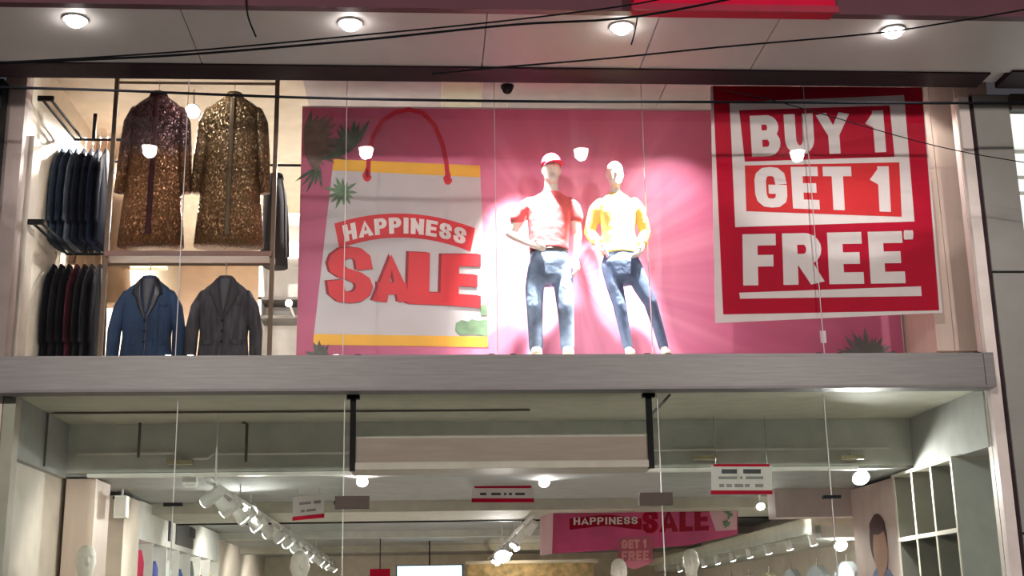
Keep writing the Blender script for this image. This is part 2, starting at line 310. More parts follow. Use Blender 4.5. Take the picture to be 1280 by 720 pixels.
# ---- upper glazing: panels between the joints
J = [-3.40, -1.95, -.65, .575, 1.82, 3.22, 4.54]
for i in range(6):
    g = struct('window_%d' % (i+1), MB().box((J[i]+.004, -.012, 3.585), (J[i+1]-.004, .0, 6.2)), GLASS, 'clear frameless glass panel of the upper shop window')
    for x in ([J[i+1]-.05] if i == 0 else [J[i]+.12, J[i+1]-.05]):
        MB().box((x-.022, -.035, 3.60), (x+.022, .02, 3.64)).build('clamp', BLACK if i > 1 else CHROME, g)
    if i: MB().box((J[i]-.0025, -.013, 3.6), (J[i]+.0025, .001, 6.2)).build('joint_seal', mat('seal_white', (.5, .45, .46), .5), g)
# ---- lower storey shell
wll = struct('wall_left_lower', MB().box((-3.5, .02, .2), (-3.25, 17, 3.42)), mat('beige_wall', (.62, .53, .45), .6), 'beige side wall of the ground floor')
struct('wall_right_lower', MB().box((4.95, .02, .2), (5.1, 17, 3.42)), mat('beige_wall', (0, 0, 0)), 'beige right wall of the ground floor')
struct('wall_back', MB().box((-3.5, 16.8, .2), (5.1, 17.0, 3.0)), CREAM, 'cream back wall of the ground floor')
struct('ceiling', MB().box((-3.25, .08, 3.36), (4.57, 1.74, 3.42)), OLIVE, 'olive ceiling strip behind the lower glazing')
cl2 = struct('ceiling_rear', MB().box((-3.25, 1.74, 2.90), (4.95, 16.8, 3.36)), DKCEIL, 'dark grey dropped ceiling of the ground floor')
MB().box((-3.25, 1.70, 2.925), (4.57, 1.745, 3.36)).build('front_face', GREY, cl2)
MB().box((-3.0, 1.66, 2.885), (4.0, 1.76, 2.915)).build('edge_strip', WHITE, cl2)
MB().box((-3.25, 4.5, 2.78), (4.95, 5.9, 2.905)).build('cross_beam', OLIVE, cl2)
MB().box((-3.25, 5.9, 2.765), (4.95, 5.98, 2.905)).build('beam_dark_strip', BLACK, cl2)  # black strip along the rear edge of the beam
MB().box((-3.25, 9.4, 2.80), (4.95, 9.6, 2.905)).build('cross_beam', GREY, cl2)
MB().box((-3.25, 13.2, 2.79), (4.95, 13.5, 2.905)).build('cross_beam', OLIVE, cl2)
for s, x0, x1 in (('left', -3.255, -3.19), ('right', 4.53, 4.95)):
    struct('trim_side_bulkhead_'+s, MB().box((x0, .06, 2.88), (x1, 1.70, 3.36)), mat('grey_side', (.36, .355, .34), .7), 'grey bulkhead along the %s wall behind the lower glazing' % s)
struct('trim_7', MB().box((-3.20, 1.76, .2), (-2.94, 2.3, 2.88)), BEIGE, 'beige pillar at the front of the shop')
struct('trim_8', MB().box((-3.24, 3.1, .2), (-2.98, 3.8, 2.86)), mat('beige_wall', (0, 0, 0)), 'beige pier beside the white shelving')
struct('trim_9', MB().box((-3.24, .02, .2), (-3.15, .16, 3.32)), mat('taupe_pillar2', (0, 0, 0)), 'taupe jamb at the left edge of the lower glazing')
mv = struct('trim_10', MB().box((3.72, 3.6, 2.60), (4.9, 3.9, 2.9)), MAUVE, 'mauve bulkhead panel hanging from the dark ceiling')
# lower glazing
JL = [-3.24, -1.915, -.63, 1.84, 3.19, 4.54]
for i in range(5):
    z0 = .12 if i != 2 else 3.0
    g = struct('window_%d' % (i+10), MB().box((JL[i]+.004, .0, z0), (JL[i+1]-.004, .012, 3.33)), GLASS2, 'clear frameless glass panel of the ground floor front')
    if i:
        MB().box((JL[i]-.0035, -.001, .12), (JL[i]+.0035, .013, 3.3)).build('joint_seal', mat('seal_pale', (.62, .62, .58), .4), g)
        MB().box((JL[i]-.07, -.02, 2.475), (JL[i]+.07, .03, 2.50)).build('patch_fitting', BLACK, g)
# ================================================================== DOOR HEADER
dh = empty('door_header', (.6, .1, 2.75)); tag(dh, 'long brown and cream door header box hung from black steel posts', 'door header')
MB().box((-1.16, -.06, .045), (1.17, .34, .235)).build('box_body', mat('header_brown', (.29, .235, .18), .5, var=.08, stretch=(.5, 4, 4)), dh)
MB().box((-1.18, -.085, -.01), (1.19, .36, .045)).build('lower_lip', mat('header_cream', (.36, .33, .27), .5), dh)
MB().box((-1.16, -.055, .235), (1.17, .33, .25)).build('top_lip', OLIVE, dh)
for x in (-1.165, 1.175):
    MB().box((x-.022, -.09, -.02), (x+.022, -.045, .57)).build('post', BLACK, dh); MB().box((x-.05, -.1, .545), (x+.05, -.03, .575)).build('post_plate', BLACK, dh)
MB().tube([(1.19, -.07, .40), (1.36, -.02, .57)], .012).build('brace', mat('dark_steel', (0, 0, 0)), dh)
for x, nm in ((-.56, 1), (1.79, 2)):
    o = MB().box((x-.13, -.03, 2.44), (x+.13, .045, 2.535)).build('door_lock_case', mat('brown_case', (.085, .066, .055), .6, spec=.1)); tag(o, ('brown metal lock case on the glass joint beside the small tilted notice' if nm == 1 else 'brown metal lock case on the glass joint in front of the pink hanging banner'), 'lock case')
# conduits on the ceiling face
def pipe(name, pts, r, mt, label, cat='pipe'):
    return tag(MB().tube(pts, r, 8).build(name, mt, None, True), label, cat)
z = 3.06
pipe('white_conduit', [(-3.1, 1.66, z+.03), (-2.25, 1.66, z+.03), (-2.2, 1.66, z-.02), (-1.95, 1.66, z-.02), (-1.9, 1.66, z+.02), (.2, 1.66, z+.02), (4.3, 1.66, z+.02)], .012, WHITE, 'long white conduit along the grey ceiling face')
pipe('thin_conduit', [(-3.17, .95, 2.9), (-3.17, .95, 3.345), (-3.1, .95, 3.345), (.9, .95, 3.345)], .010, mat('conduit_brown', (.10, .09, .07), .6), 'thin dark conduit running up and across the olive ceiling')
pipe('hanger_rod', [(-2.55, 1.62, 3.36), (-2.55, 1.62, 3.05)], .012, mat('conduit_brown', (0, 0, 0)), 'short straight dark drop rod at the kinked end of the white conduit', 'rod')
pipe('hanger_rod', [(-1.63, 1.60, 3.36), (-1.63, 1.60, 3.35), (-1.60, 1.6, 3.34), (-1.60, 1.6, 3.0)], .014, mat('conduit_brown', (0, 0, 0)), 'short dark drop rod with bent top beside the track spotlights', 'rod')
cf = empty('ceiling_camera', P(634, 108, .9)); tag(cf, 'small dark dome camera on the ceiling above the pink banner', 'camera'); cz = 6.335-cf.location.z
MB().disc_cyl((0, 0, cz-.02), (0, 0, 1), .06, .02).build('base', BLACK, cf); MB().ball((0, 0, cz-.03), (.05, .05, .05)).build('dome', BLACK, cf, True)

# ================================================================== SOFFIT DOWNLIGHTS
dl_lab = ['round soffit downlight glowing above the hanging sequin coats', 'round soffit downlight glowing above the shopping bag print', 'round soffit downlight glowing beside the red box sign, over the mannequins', 'round soffit downlight glowing above the buy one get one poster']
for i, x in enumerate((-2.53, -.55, 1.46, 3.53)):
    d = empty('soffit_downlight', (x, -1.3, 5.868)); tag(d, dl_lab[i], 'downlight', 'soffit downlights')
    MB().stack([((0, 0, -.012), .088, .088), ((0, 0, .0), .092, .092)], 28).build('trim_ring', LAMPW, d)
    MB().stack([((0, 0, -.062), .012, .012), ((0, 0, -.055), .038, .038), ((0, 0, -.038), .060, .060), ((0, 0, -.012), .07, .07)], 28).build('lens', BULB, d, True)
    lamp('downlight_beam', 'SPOT', (x, -1.3, 5.82), 235, (1, .95, .92), .06, (x, -1.3, 0), 150, .6)
# ================================================================== PINK BANNER
BY = 1.0
bn = empty('backdrop_banner', P(750, 445, BY)); bn.location.z = 3.74; tag(bn, 'large pink sunburst banner printed with a happiness sale shopping bag', 'banner')
class Off:  # children of an empty: shift meshes into the empty's space
    pass
def setparent(o, e):
    if isinstance(o, list): return [setparent(q, e) for q in o]
    o.parent = e; o.matrix_parent_inverse = Matrix.Translation(-Vector(e.location)); return o
x0 = P(374, 300, BY).x; x1 = 4.27
sheet = MB().box((x0, BY-.004, 3.74), (x1, BY+.004, 6.145)).build('banner_sheet', burst('banner_print', (1.35, 4.55))); setparent(sheet, bn)
def bprint(name, polys, mt, lv=1, par=None):
    o = setparent(pshape(name, polys, BY-.004-.0025*(lv-1), mt, None, .0025), bn)
    if par is not None: o.parent = par; o.matrix_parent_inverse.identity()
    return o
def under(o, p):
    for q in (o if isinstance(o, list) else [o]): q.parent = p
    return o
bag = [(417, 199), (600, 207), (610, 434), (391, 431)]
bagp = bprint('bag_print', [bag], BAGW)
qm = quadmap(bag)
bprint('bag_band', [[qm(0, 1), qm(1, 1), qm(1, .935), qm(0, .94)]], YELLOW, 2, bagp); bprint('bag_band', [[qm(0, .058), qm(1, .058), qm(1, 0), qm(0, 0)]], YELLOW, 2, bagp)
hp = [(460, 222), (461, 195), (466, 171), (477, 152), (493, 141), (511, 137), (528, 141), (543, 156), (553, 180), (558, 203), (560, 226)]
def ribbon(pts, wd):
    L, Rr = [], []
    for i, p in enumerate(pts):
        a = Vector(pts[max(i-1, 0)]); b = Vector(pts[min(i+1, len(pts)-1)]); d = (b-a).normalized(); n = Vector((-d.y, d.x))*wd/2
        L.append(Vector(p)+n); Rr.append(Vector(p)-n)
    return [[L[i], Rr[i], Rr[i+1], L[i+1]] for i in range(len(pts)-1)]
bprint('bag_handle', ribbon(hp, 5.5), mat('handle_red', (.42, .015, .04), .5), 3, bagp)
for cx, cy in ((459, 218), (560, 222)): bprint('handle_tab', [[(cx+6*math.cos(a)*(1 if math.sin(a) > 0 else .6), cy+9*math.sin(a)) for a in [k*math.pi/8 for k in range(16)]]], LRED, 3, bagp)
def hap(u, v):
    x = 418+(594-418)*u; c = 264+(u-.5)**2*62+6*(u-.0)*1.0; h = 31-2*u
    return (x+(1-v)*(6-12*u), c+(1-v)*h)
bprint('happiness_ribbon', [[hap(k/12, 1), hap((k+1)/12, 1), hap((k+1)/12, 0), hap(k/12, 0)] for k in range(12)], LRED, 2, bagp)
under(ptext('happiness_letter', 'HAPPINESS', lambda u, v: hap(.05+.9*u, .17+.66*v), BY-.009, PWHITE, None, .0025, .21, .09, .78), bagp)
def salemap(l, r, tl, tr, br, bl): return quadmap([(l, tl), (r, tr), (r, br), (l, bl)])
for ch, qd, t in (('S', [(411, 309), (466, 309), (466, 379), (408, 379)], .195), ('A', [(462, 318), (516, 318), (514, 378), (468, 378)], .25), ('L', [(511, 315), (562, 317), (562, 382), (509, 380)], .24), ('E', [(552, 318), (601, 318), (601, 385), (550, 381)], .225)):
    mb = MB(); q2 = quadmap(qd); side = MB()
    for g in text_polys(ch, t, 0, .8):
        for i, p in enumerate(g):
            side.prism([P(*(q2(u, v)+Vector((-3.5, -1.0))), BY-.008) for u, v in p], (0, -.005-.0001*i, 0)); mb.prism([P(*q2(u, v), BY-.016) for u, v in p], (0, -.004-.00012*i, 0))
    under(side.build('letter_side', LDRED), bagp); under(mb.build('sale_letter', LRED), bagp)
def fan(c, a0, a1, n, r0, r1, wd):
    out = []
    for k in range(n):
        a = math.radians(a0+(a1-a0)*k/(n-1)+random.uniform(-3, 3)); L = random.uniform(r0, r1); d = Vector((math.cos(a), math.sin(a))); nn = Vector((-d.y, d.x))*wd/2; c0 = Vector(c)
        out.append([c0, c0+d*L*.35+nn, c0+d*L*.7+nn*.8, c0+d*L, c0+d*L*.7-nn*.8, c0+d*L*.35-nn])
    return out
bprint('palm_print', fan((380, 178), -75, 70, 13, 38, 60, 9), LEAF3, 2); bprint('palm_print', fan((440, 188), 165, 300, 11, 22, 48, 7), LEAF, 3)
bprint('palm_print', fan((398, 208), 80, 150, 5, 22, 42, 4), LEAF, 2); bprint('plant_print', fan((428, 240), 0, 330, 13, 12, 24, 4.5), LEAF2, 3)
bprint('leaf_print', [[(570, 404), (577, 400), (585, 402), (590, 399), (598, 401), (609, 399), (610, 420), (590, 418), (575, 419), (569, 413)], [(600, 382), (606, 380), (609, 385), (609, 394), (601, 395)]], LEAF2, 3)
bprint('palm_print', fan((1085, 452), 190, 340, 13, 28, 46, 7), mat('leaf_grey', (.10, .11, .10), .6, var=.3), 2)
bprint('palm_print', fan((400, 448), 185, 345, 9, 12, 26, 6), mat('leaf_grey', (0, 0, 0)), 2)
# ================================================================== BUY 1 GET 1 FREE POSTER
PY = .06
po = empty('sale_poster', P(1030, 398, PY)); tag(po, 'red and white poster reading buy one get one free behind glass', 'poster')
def pp(name, polys, mt, lv): return setparent(pshape(name, polys, PY-.003*lv, mt, None, .003), po)
pp('poster_sheet', [[(888, 108), (1153, 110), (1178, 391), (894, 404)]], PWHITE, 0)
rf = pp('red_field', [[(891, 107.5), (1152, 109.5), (1174, 388), (904, 393)]], PRED, 1)
pp('white_frame', [[(912, 128), (1130, 119), (1143, 277), (919, 284)]], PWHITE, 2)
rb1 = pp('red_box', [[(924, 138), (1112, 132), (1118, 196), (931, 202)]], PRED, 3); rb2 = pp('red_box', [[(931, 207), (1124, 203), (1127, 271), (933, 264)]], PRED2, 3)
pp('underline', [[(924, 366), (1151, 358), (1152, 370), (925, 373.5)]], PWHITE, 2)
for s, qd, t, lv in (('BUY 1', [(937, 145), (1105, 138), (1109, 190), (940, 196)], .225, 4), ('GET 1', [(942, 209), (1112, 208), (1115, 265), (945, 259)], .22, 4), ('FREE', [(928, 293), (1127, 289), (1132, 354), (929, 357)], .225, 2), ('*', [(1131, 288), (1140, 288), (1140, 314), (1131, 314)], .3, 2)):
    q2 = quadmap(qd); under(ptext('poster_letter', s, lambda u, v, q2=q2: q2(u, v), PY-.003*lv, PWHITE, None, .003, t, .1, .84), {'BUY 1': rb1, 'GET 1': rb2}.get(s, rf))
tagc = MB().box(P(1029, 421, .02)-Vector((.025, 0, .05)), P(1029, 421, .02)+Vector((.025, .002, .05))).build('price_tag', PWHITE); tag(tagc, 'small white tag stuck on the glass below the poster', 'tag')

# ================================================================== MANNEQUINS
def limb(mb, pts, rs, n=14):
    """smooth tapered tube through joints"""
    out, rr = [], []
    for i in range(len(pts)-1):
        for k in range(4):
            t = k/4; out.append(Vector(pts[i]).lerp(Vector(pts[i+1]), t)); rr.append(rs[i]*(1-t)+rs[i+1]*t)
    out.append(Vector(pts[-1])); rr.append(rs[-1]); mb.tube(out, rr, n); mb.ball(pts[0], rs[0]*.98); mb.ball(pts[-1], rs[-1]*.98)
def hand(mb, wrist, d, out, curl=.5):
    """palm and five separate fingers; d = along the hand, out = towards the thumb side"""
    d = Vector(d).normalized(); out = (Vector(out)-d*Vector(out).dot(d)).normalized(); nrm = d.cross(out); w0 = Vector(wrist)
    limb(mb, [w0, w0+d*.05, w0+d*.085], [.026, .032, .032], 10)
    for k, (o, L) in enumerate(((.026, .075), (.009, .085), (-.009, .08), (-.026, .065))):
        b = w0+d*.085+out*o; m1 = b+d*L*.5+nrm*curl*.012; limb(mb, [b, m1, m1+d*L*.45+nrm*curl*.04], [.0095, .009, .008], 8)
    b = w0+d*.03+out*.03; limb(mb, [b, b+d*.035+out*.025, b+d*.07+out*.03+nrm*.01], [.011, .010, .009], 8)
def head(mb, c, cl, k=1):
    """c = centre of the head, cl = chin; egg-shaped head with brow, nose, mouth and ears, facing -y"""
    c = Vector(c)
    rows = [(-.128, .022, .03, -.045), (-.115, .042, .055, -.03), (-.09, .056, .075, -.015), (-.05, .066, .088, -.003), (0, .073, .094, 0), (.045, .074, .095, .004), (.085, .062, .08, .008), (.112, .036, .048, .01), (.122, .012, .016, .01)]
    mb.stack([(c+Vector((0, y*k, z*k)), a*k, b*k) for z, a, b, y in rows], 22)
    limb(mb, [c+Vector((0, -.088, .02))*k, c+Vector((0, -.108, -.02))*k, c+Vector((0, -.092, -.035))*k], [.009*k, .014*k, .010*k], 8)
    mb.ball(c+Vector((0, -.083, -.07))*k, (.022*k, .012*k, .009*k)); mb.ball(c+Vector((0, -.084, .035))*k, (.045*k, .012*k, .008*k))
    for s in (-1, 1): mb.ball(c+Vector((s*.073, .008, -.01))*k, (.009*k, .018*k, .03*k))
MY = .55
class Fig:
    def __init__(s, px, name, label, z=3.72):
        s.o = empty(name, (px, MY, z)); s.O = Vector((px, MY, z)); tag(s.o, label, 'mannequin')
    def J(s, x, y, dy=0):
        v = P(x, y, MY)-s.O; v.y = dy; return v
# ---- male
M1 = Fig(P(688, 445, MY).x, 'mannequin', 'white male mannequin in red cap, red tee and washed jeans, hand at hip'); Jm = M1.J
def leg_pts(J, hip, knee, ank): return [J(*hip), J(*knee), J(*ank)]
hipL, kneL, ankL = (672, 335, 0), (668, 385, -.03), (670, 430, .0); hipR, kneR, ankR = (702, 335, 0), (706, 387, -.05), (709, 430, -.02)
shL, elL, wrL = (658, 252, .0), (638, 290, .06), (660, 308, -.09); shR, elR, wrR = (716, 252, 0), (722, 293, .03), (719, 326, -.03)
mb = MB()
mb.stack([(Jm(687, 345), .13, .10), (Jm(687, 328), .155, .11), (Jm(686, 308), .135, .095), (Jm(686, 280), .16, .105), (Jm(687, 262), .168, .10), (Jm(688, 251), .15, .08), (Jm(688, 243), .09, .07), (Jm(689, 238), .062, .062), (Jm(689, 227, -.01), .058, .058), (Jm(689, 215, -.01), .05, .05)], 24)
limb(mb, leg_pts(Jm, hipL, kneL, ankL), [.08, .055, .04]); limb(mb, leg_pts(Jm, hipR, kneR, ankR), [.08, .055, .04])
limb(mb, [Jm(664, 259, 0), Jm(653, 268, .02), Jm(*elL), Jm(*wrL)], [.044, .05, .042, .028]); limb(mb, [Jm(710, 259, 0), Jm(718, 268, .01), Jm(*elR), Jm(*wrR)], [.044, .05, .042, .028])
hand(mb, Jm(*wrL), Jm(672, 313, -.12)-Jm(*wrL), (0, -.4, .6), .4); hand(mb, Jm(*wrR), Jm(720, 342, -.06)-Jm(*wrR), (-.3, -1, 0), .7)
for a in (ankL, ankR): limb(mb, [Jm(*a), Jm(a[0], 437, a[2]+.01)], [.04, .04])
hc = Jm(689, 213.5, -.02); head(mb, hc, None, 1.06)
body1 = remesh(mb, .008, 'body', SKINM, M1.o, 3)
mb = MB()
mb.stack([(Jm(686, 313), .172, .125), (Jm(686, 306), .170, .122), (Jm(686, 285), .178, .125), (Jm(687, 262), .192, .122), (Jm(688, 250), .180, .098), (Jm(688, 243.5), .105, .08), (Jm(689, 240.5), .07, .066)], 28, 2.3)
limb(mb, [Jm(663, 254, 0), Jm(655, 260, .01), Jm(647, 272, .035)], [.058, .066, .068]); limb(mb, [Jm(711, 254, 0), Jm(717, 260, .005), Jm(720, 271, .015)], [.058, .066, .068])
tee1 = remesh(mb, .011, 'tee_shirt', TEE, M1.o, 4)
mb = MB(); mb.stack([(Jm(686, 313), .158, .112), (Jm(687, 328), .175, .13), (Jm(687, 348), .16, .125), (Jm(687, 356), .10, .09)], 28)
limb(mb, [Jm(673, 335, 0), Jm(668, 362, -.01), Jm(*kneL), Jm(669, 410, -.01), Jm(670, 434, 0)], [.094, .083, .072, .064, .062]); limb(mb, [Jm(702, 335, 0), Jm(704, 362, -.03), Jm(*kneR), Jm(708, 410, -.03), Jm(709, 434, -.02)], [.094, .083, .072, .064, .062])
jean1 = remesh(mb, .011, 'jeans', DENIM, M1.o, 3)
mb = MB(); mb.stack([(Jm(686, 317), .166, .122), (Jm(686, 312.5), .166, .122)], 28); mb.build('belt', mat('belt_dark', (.05, .04, .04), .5), M1.o, True)
shoes1 = []
for a in (ankL, ankR):
    b = Jm(a[0], 437, a[2]); mb = MB(); mb.stack([((b.x, b.y-.06, .003), .045, .135), ((b.x, b.y-.06, .025), .047, .137), ((b.x, b.y-.05, .05), .042, .12), ((b.x, b.y-.0, .085), .04, .06), ((b.x, b.y+.01, .11), .04, .045)], 20); shoes1.append(mb.build('shoe', mat('shoe_white', (.70, .64, .52), .5), M1.o, True))
CAPM = mat('cap_red', (.60, .03, .07), .7, bump=.3, bscale=60)
mb = MB(); mb.stack([(hc+Vector((0, .004, .032)), .088, .108), (hc+Vector((0, .004, .07)), .088, .107), (hc+Vector((0, .006, .108)), .076, .092), (hc+Vector((0, .008, .138)), .048, .058), (hc+Vector((0, .008, .150)), .010, .012)], 24)
capo = mb.build('cap', CAPM, M1.o, True)
mb = MB(); up, dn = [], []
for k in range(13):
    a = math.radians(200+140*k/12); up.append(hc+Vector((.085*math.cos(a), .105*math.sin(a), .045)))
for k in range(13):
    a = math.radians(340-140*k/12); dn.append(hc+Vector((.092*math.cos(a)+.02, .108*math.sin(a)-.085*abs(math.sin(a)), .022)))
mb.prism(up+dn, (0, 0, .008)); mb.build('brim', CAPM, capo)
MB().ball(hc+Vector((0, .008, .152)), .008).build('button', CAPM, capo)
# ---- female
M2 = Fig(P(800, 445, MY).x, 'mannequin', 'bald white female mannequin in yellow top and dark skinny jeans, feet apart'); Jf = M2.J
hipL, kneL, ankL = (763, 332, 0), (774, 384, -.04), (785, 431, 0); hipR, kneR, ankR = (789, 332, 0), (812, 380, -.04), (830, 429, .02)
shL, elL, wrL = (745, 253, .0), (738, 288, .07), (747, 308, -.04); shR, elR, wrR = (797, 252, 0), (808, 288, .06), (801, 312, -.04)
mb = MB()
mb.stack([(Jf(776, 345), .12, .10), (Jf(776, 328), .15, .11), (Jf(774, 305), .115, .085), (Jf(772, 280), .135, .10), (Jf(771, 264), .14, .095), (Jf(771, 252), .13, .072), (Jf(770, 244), .075, .06), (Jf(769, 240), .046, .048), (Jf(768, 230, -.01), .043, .046), (Jf(768, 222, -.01), .042, .044)], 24)
limb(mb, leg_pts(Jf, hipL, kneL, ankL), [.078, .05, .035]); limb(mb, leg_pts(Jf, hipR, kneR, ankR), [.078, .05, .035])
limb(mb, [Jf(751, 260), Jf(743, 268, .02), Jf(*elL), Jf(*wrL)], [.038, .042, .035, .024]); limb(mb, [Jf(792, 260), Jf(800, 268, .02), Jf(*elR), Jf(*wrR)], [.038, .042, .035, .024])
hand(mb, Jf(*wrL), Jf(757, 320, -.10)-Jf(*wrL), (0, -1, .4), .4); hand(mb, Jf(*wrR), Jf(792, 324, -.10)-Jf(*wrR), (0, -1, .4), .4)
for a in (ankL, ankR): b = Jf(*a); limb(mb, [b, Vector((b.x, b.y-.02, .04)), Vector((b.x, b.y-.10, .02))], [.035, .03, .024])
head(mb, Jf(768, 219, -.02), None, .97)
remesh(mb, .008, 'body', SKINM, M2.o, 3)
mb = MB()
mb.stack([(Jf(775, 318), .165, .118), (Jf(775, 308), .150, .108), (Jf(773, 292), .142, .105), (Jf(772, 268), .160, .115), (Jf(771, 253), .155, .092), (Jf(770, 245.5), .095, .072), (Jf(769, 242), .06, .058)], 28, 2.2)
limb(mb, [Jf(750, 255), Jf(744, 262, .01), Jf(*elL), Jf(745, 301, -.0)], [.05, .056, .052, .048]); limb(mb, [Jf(793, 254), Jf(799, 262, .01), Jf(*elR), Jf(803, 303, -.0)], [.05, .056, .052, .048])
remesh(mb, .011, 'long_sleeve_top', YTOP, M2.o, 4)
mb = MB(); mb.stack([(Jf(776, 316), .145, .108), (Jf(776, 330), .165, .125), (Jf(777, 348), .145, .115), (Jf(777, 356), .09, .08)], 28)
limb(mb, [Jf(763, 332, 0), Jf(768, 358, -.02), Jf(*kneL), Jf(780, 412, -.015), Jf(785, 434, 0)], [.085, .075, .058, .048, .043]); limb(mb, [Jf(790, 332, 0), Jf(801, 358, -.02), Jf(*kneR), Jf(823, 410, -.0), Jf(830, 433, .02)], [.085, .075, .058, .048, .043])
remesh(mb, .011, 'jeans', DENIM2, M2.o, 3)
for a in (ankL, ankR):
    b = Jf(a[0]+1, 437, a[2]); mb = MB(); mb.stack([((b.x, b.y-.06, .003), .036, .115), ((b.x, b.y-.06, .022), .038, .117), ((b.x, b.y-.055, .045), .034, .10), ((b.x, b.y-.0, .07), .033, .05)], 20); mb.build('shoe', mat('shoe_white', (0, 0, 0)), M2.o, True)
# display spotlights above the glazing head, aimed at the figures
def track_light(name, pos, aim, label, group=None, power=0, glow=True, L=.16, r=.045, color=(1, .96, .9), angle=60, body=None, stem=.1, size=.03, blend=.6):
    e = empty(name, pos); tag(e, label, 'spotlight', group); d = (Vector(aim)-Vector(pos)).normalized()
    MB().tube([(0, 0, 0), (0, 0, stem)], .010).build('stem', body or LAMPW, e)
    MB().tube([-d*L*.4, d*L*.6], [r*.8, r], 16).build('lamp_body', body or LAMPW, e)
    if glow: MB().tube([d*L*.605, d*(L*.605+.006)], r*.86, 16).build('lens', SPOTG, e)
    if power: lamp('spot_beam', 'SPOT', Vector(pos)+d*(L*.6+.03), power, color, size, aim, angle, blend)
    return e
for pos, aim, pw, an, lab in (((.74, .20, 6.20), (.86, .97, 4.45), 1150, 42, 'black display spotlight aimed at the banner beside the capped mannequin'), ((.98, .16, 6.24), (1.08, .5, 5.0), 2600, 42, 'black display spotlight aimed at the red tee'),
        ((1.86, .16, 6.20), (1.68, .5, 5.05), 4600, 38, 'black display spotlight aimed at the yellow top'), ((2.3, .30, 6.24), (2.15, .98, 4.3), 130, 80, 'black display spotlight aimed at the banner beside the yellow top')):
    track_light('display_spotlight', pos, aim, lab, 'display spotlights', pw, body=BLACK, angle=an, blend=1.0, stem=6.35-pos[2])
track_light('display_spotlight', (4.05, .2, 6.22), (4.45, .34, 4.4), 'black spotlight added to brighten the beige side wall', 'display spotlights', 85, body=BLACK, angle=90, stem=.13)  # unseen extra lamp, added because the beige side wall came out dim
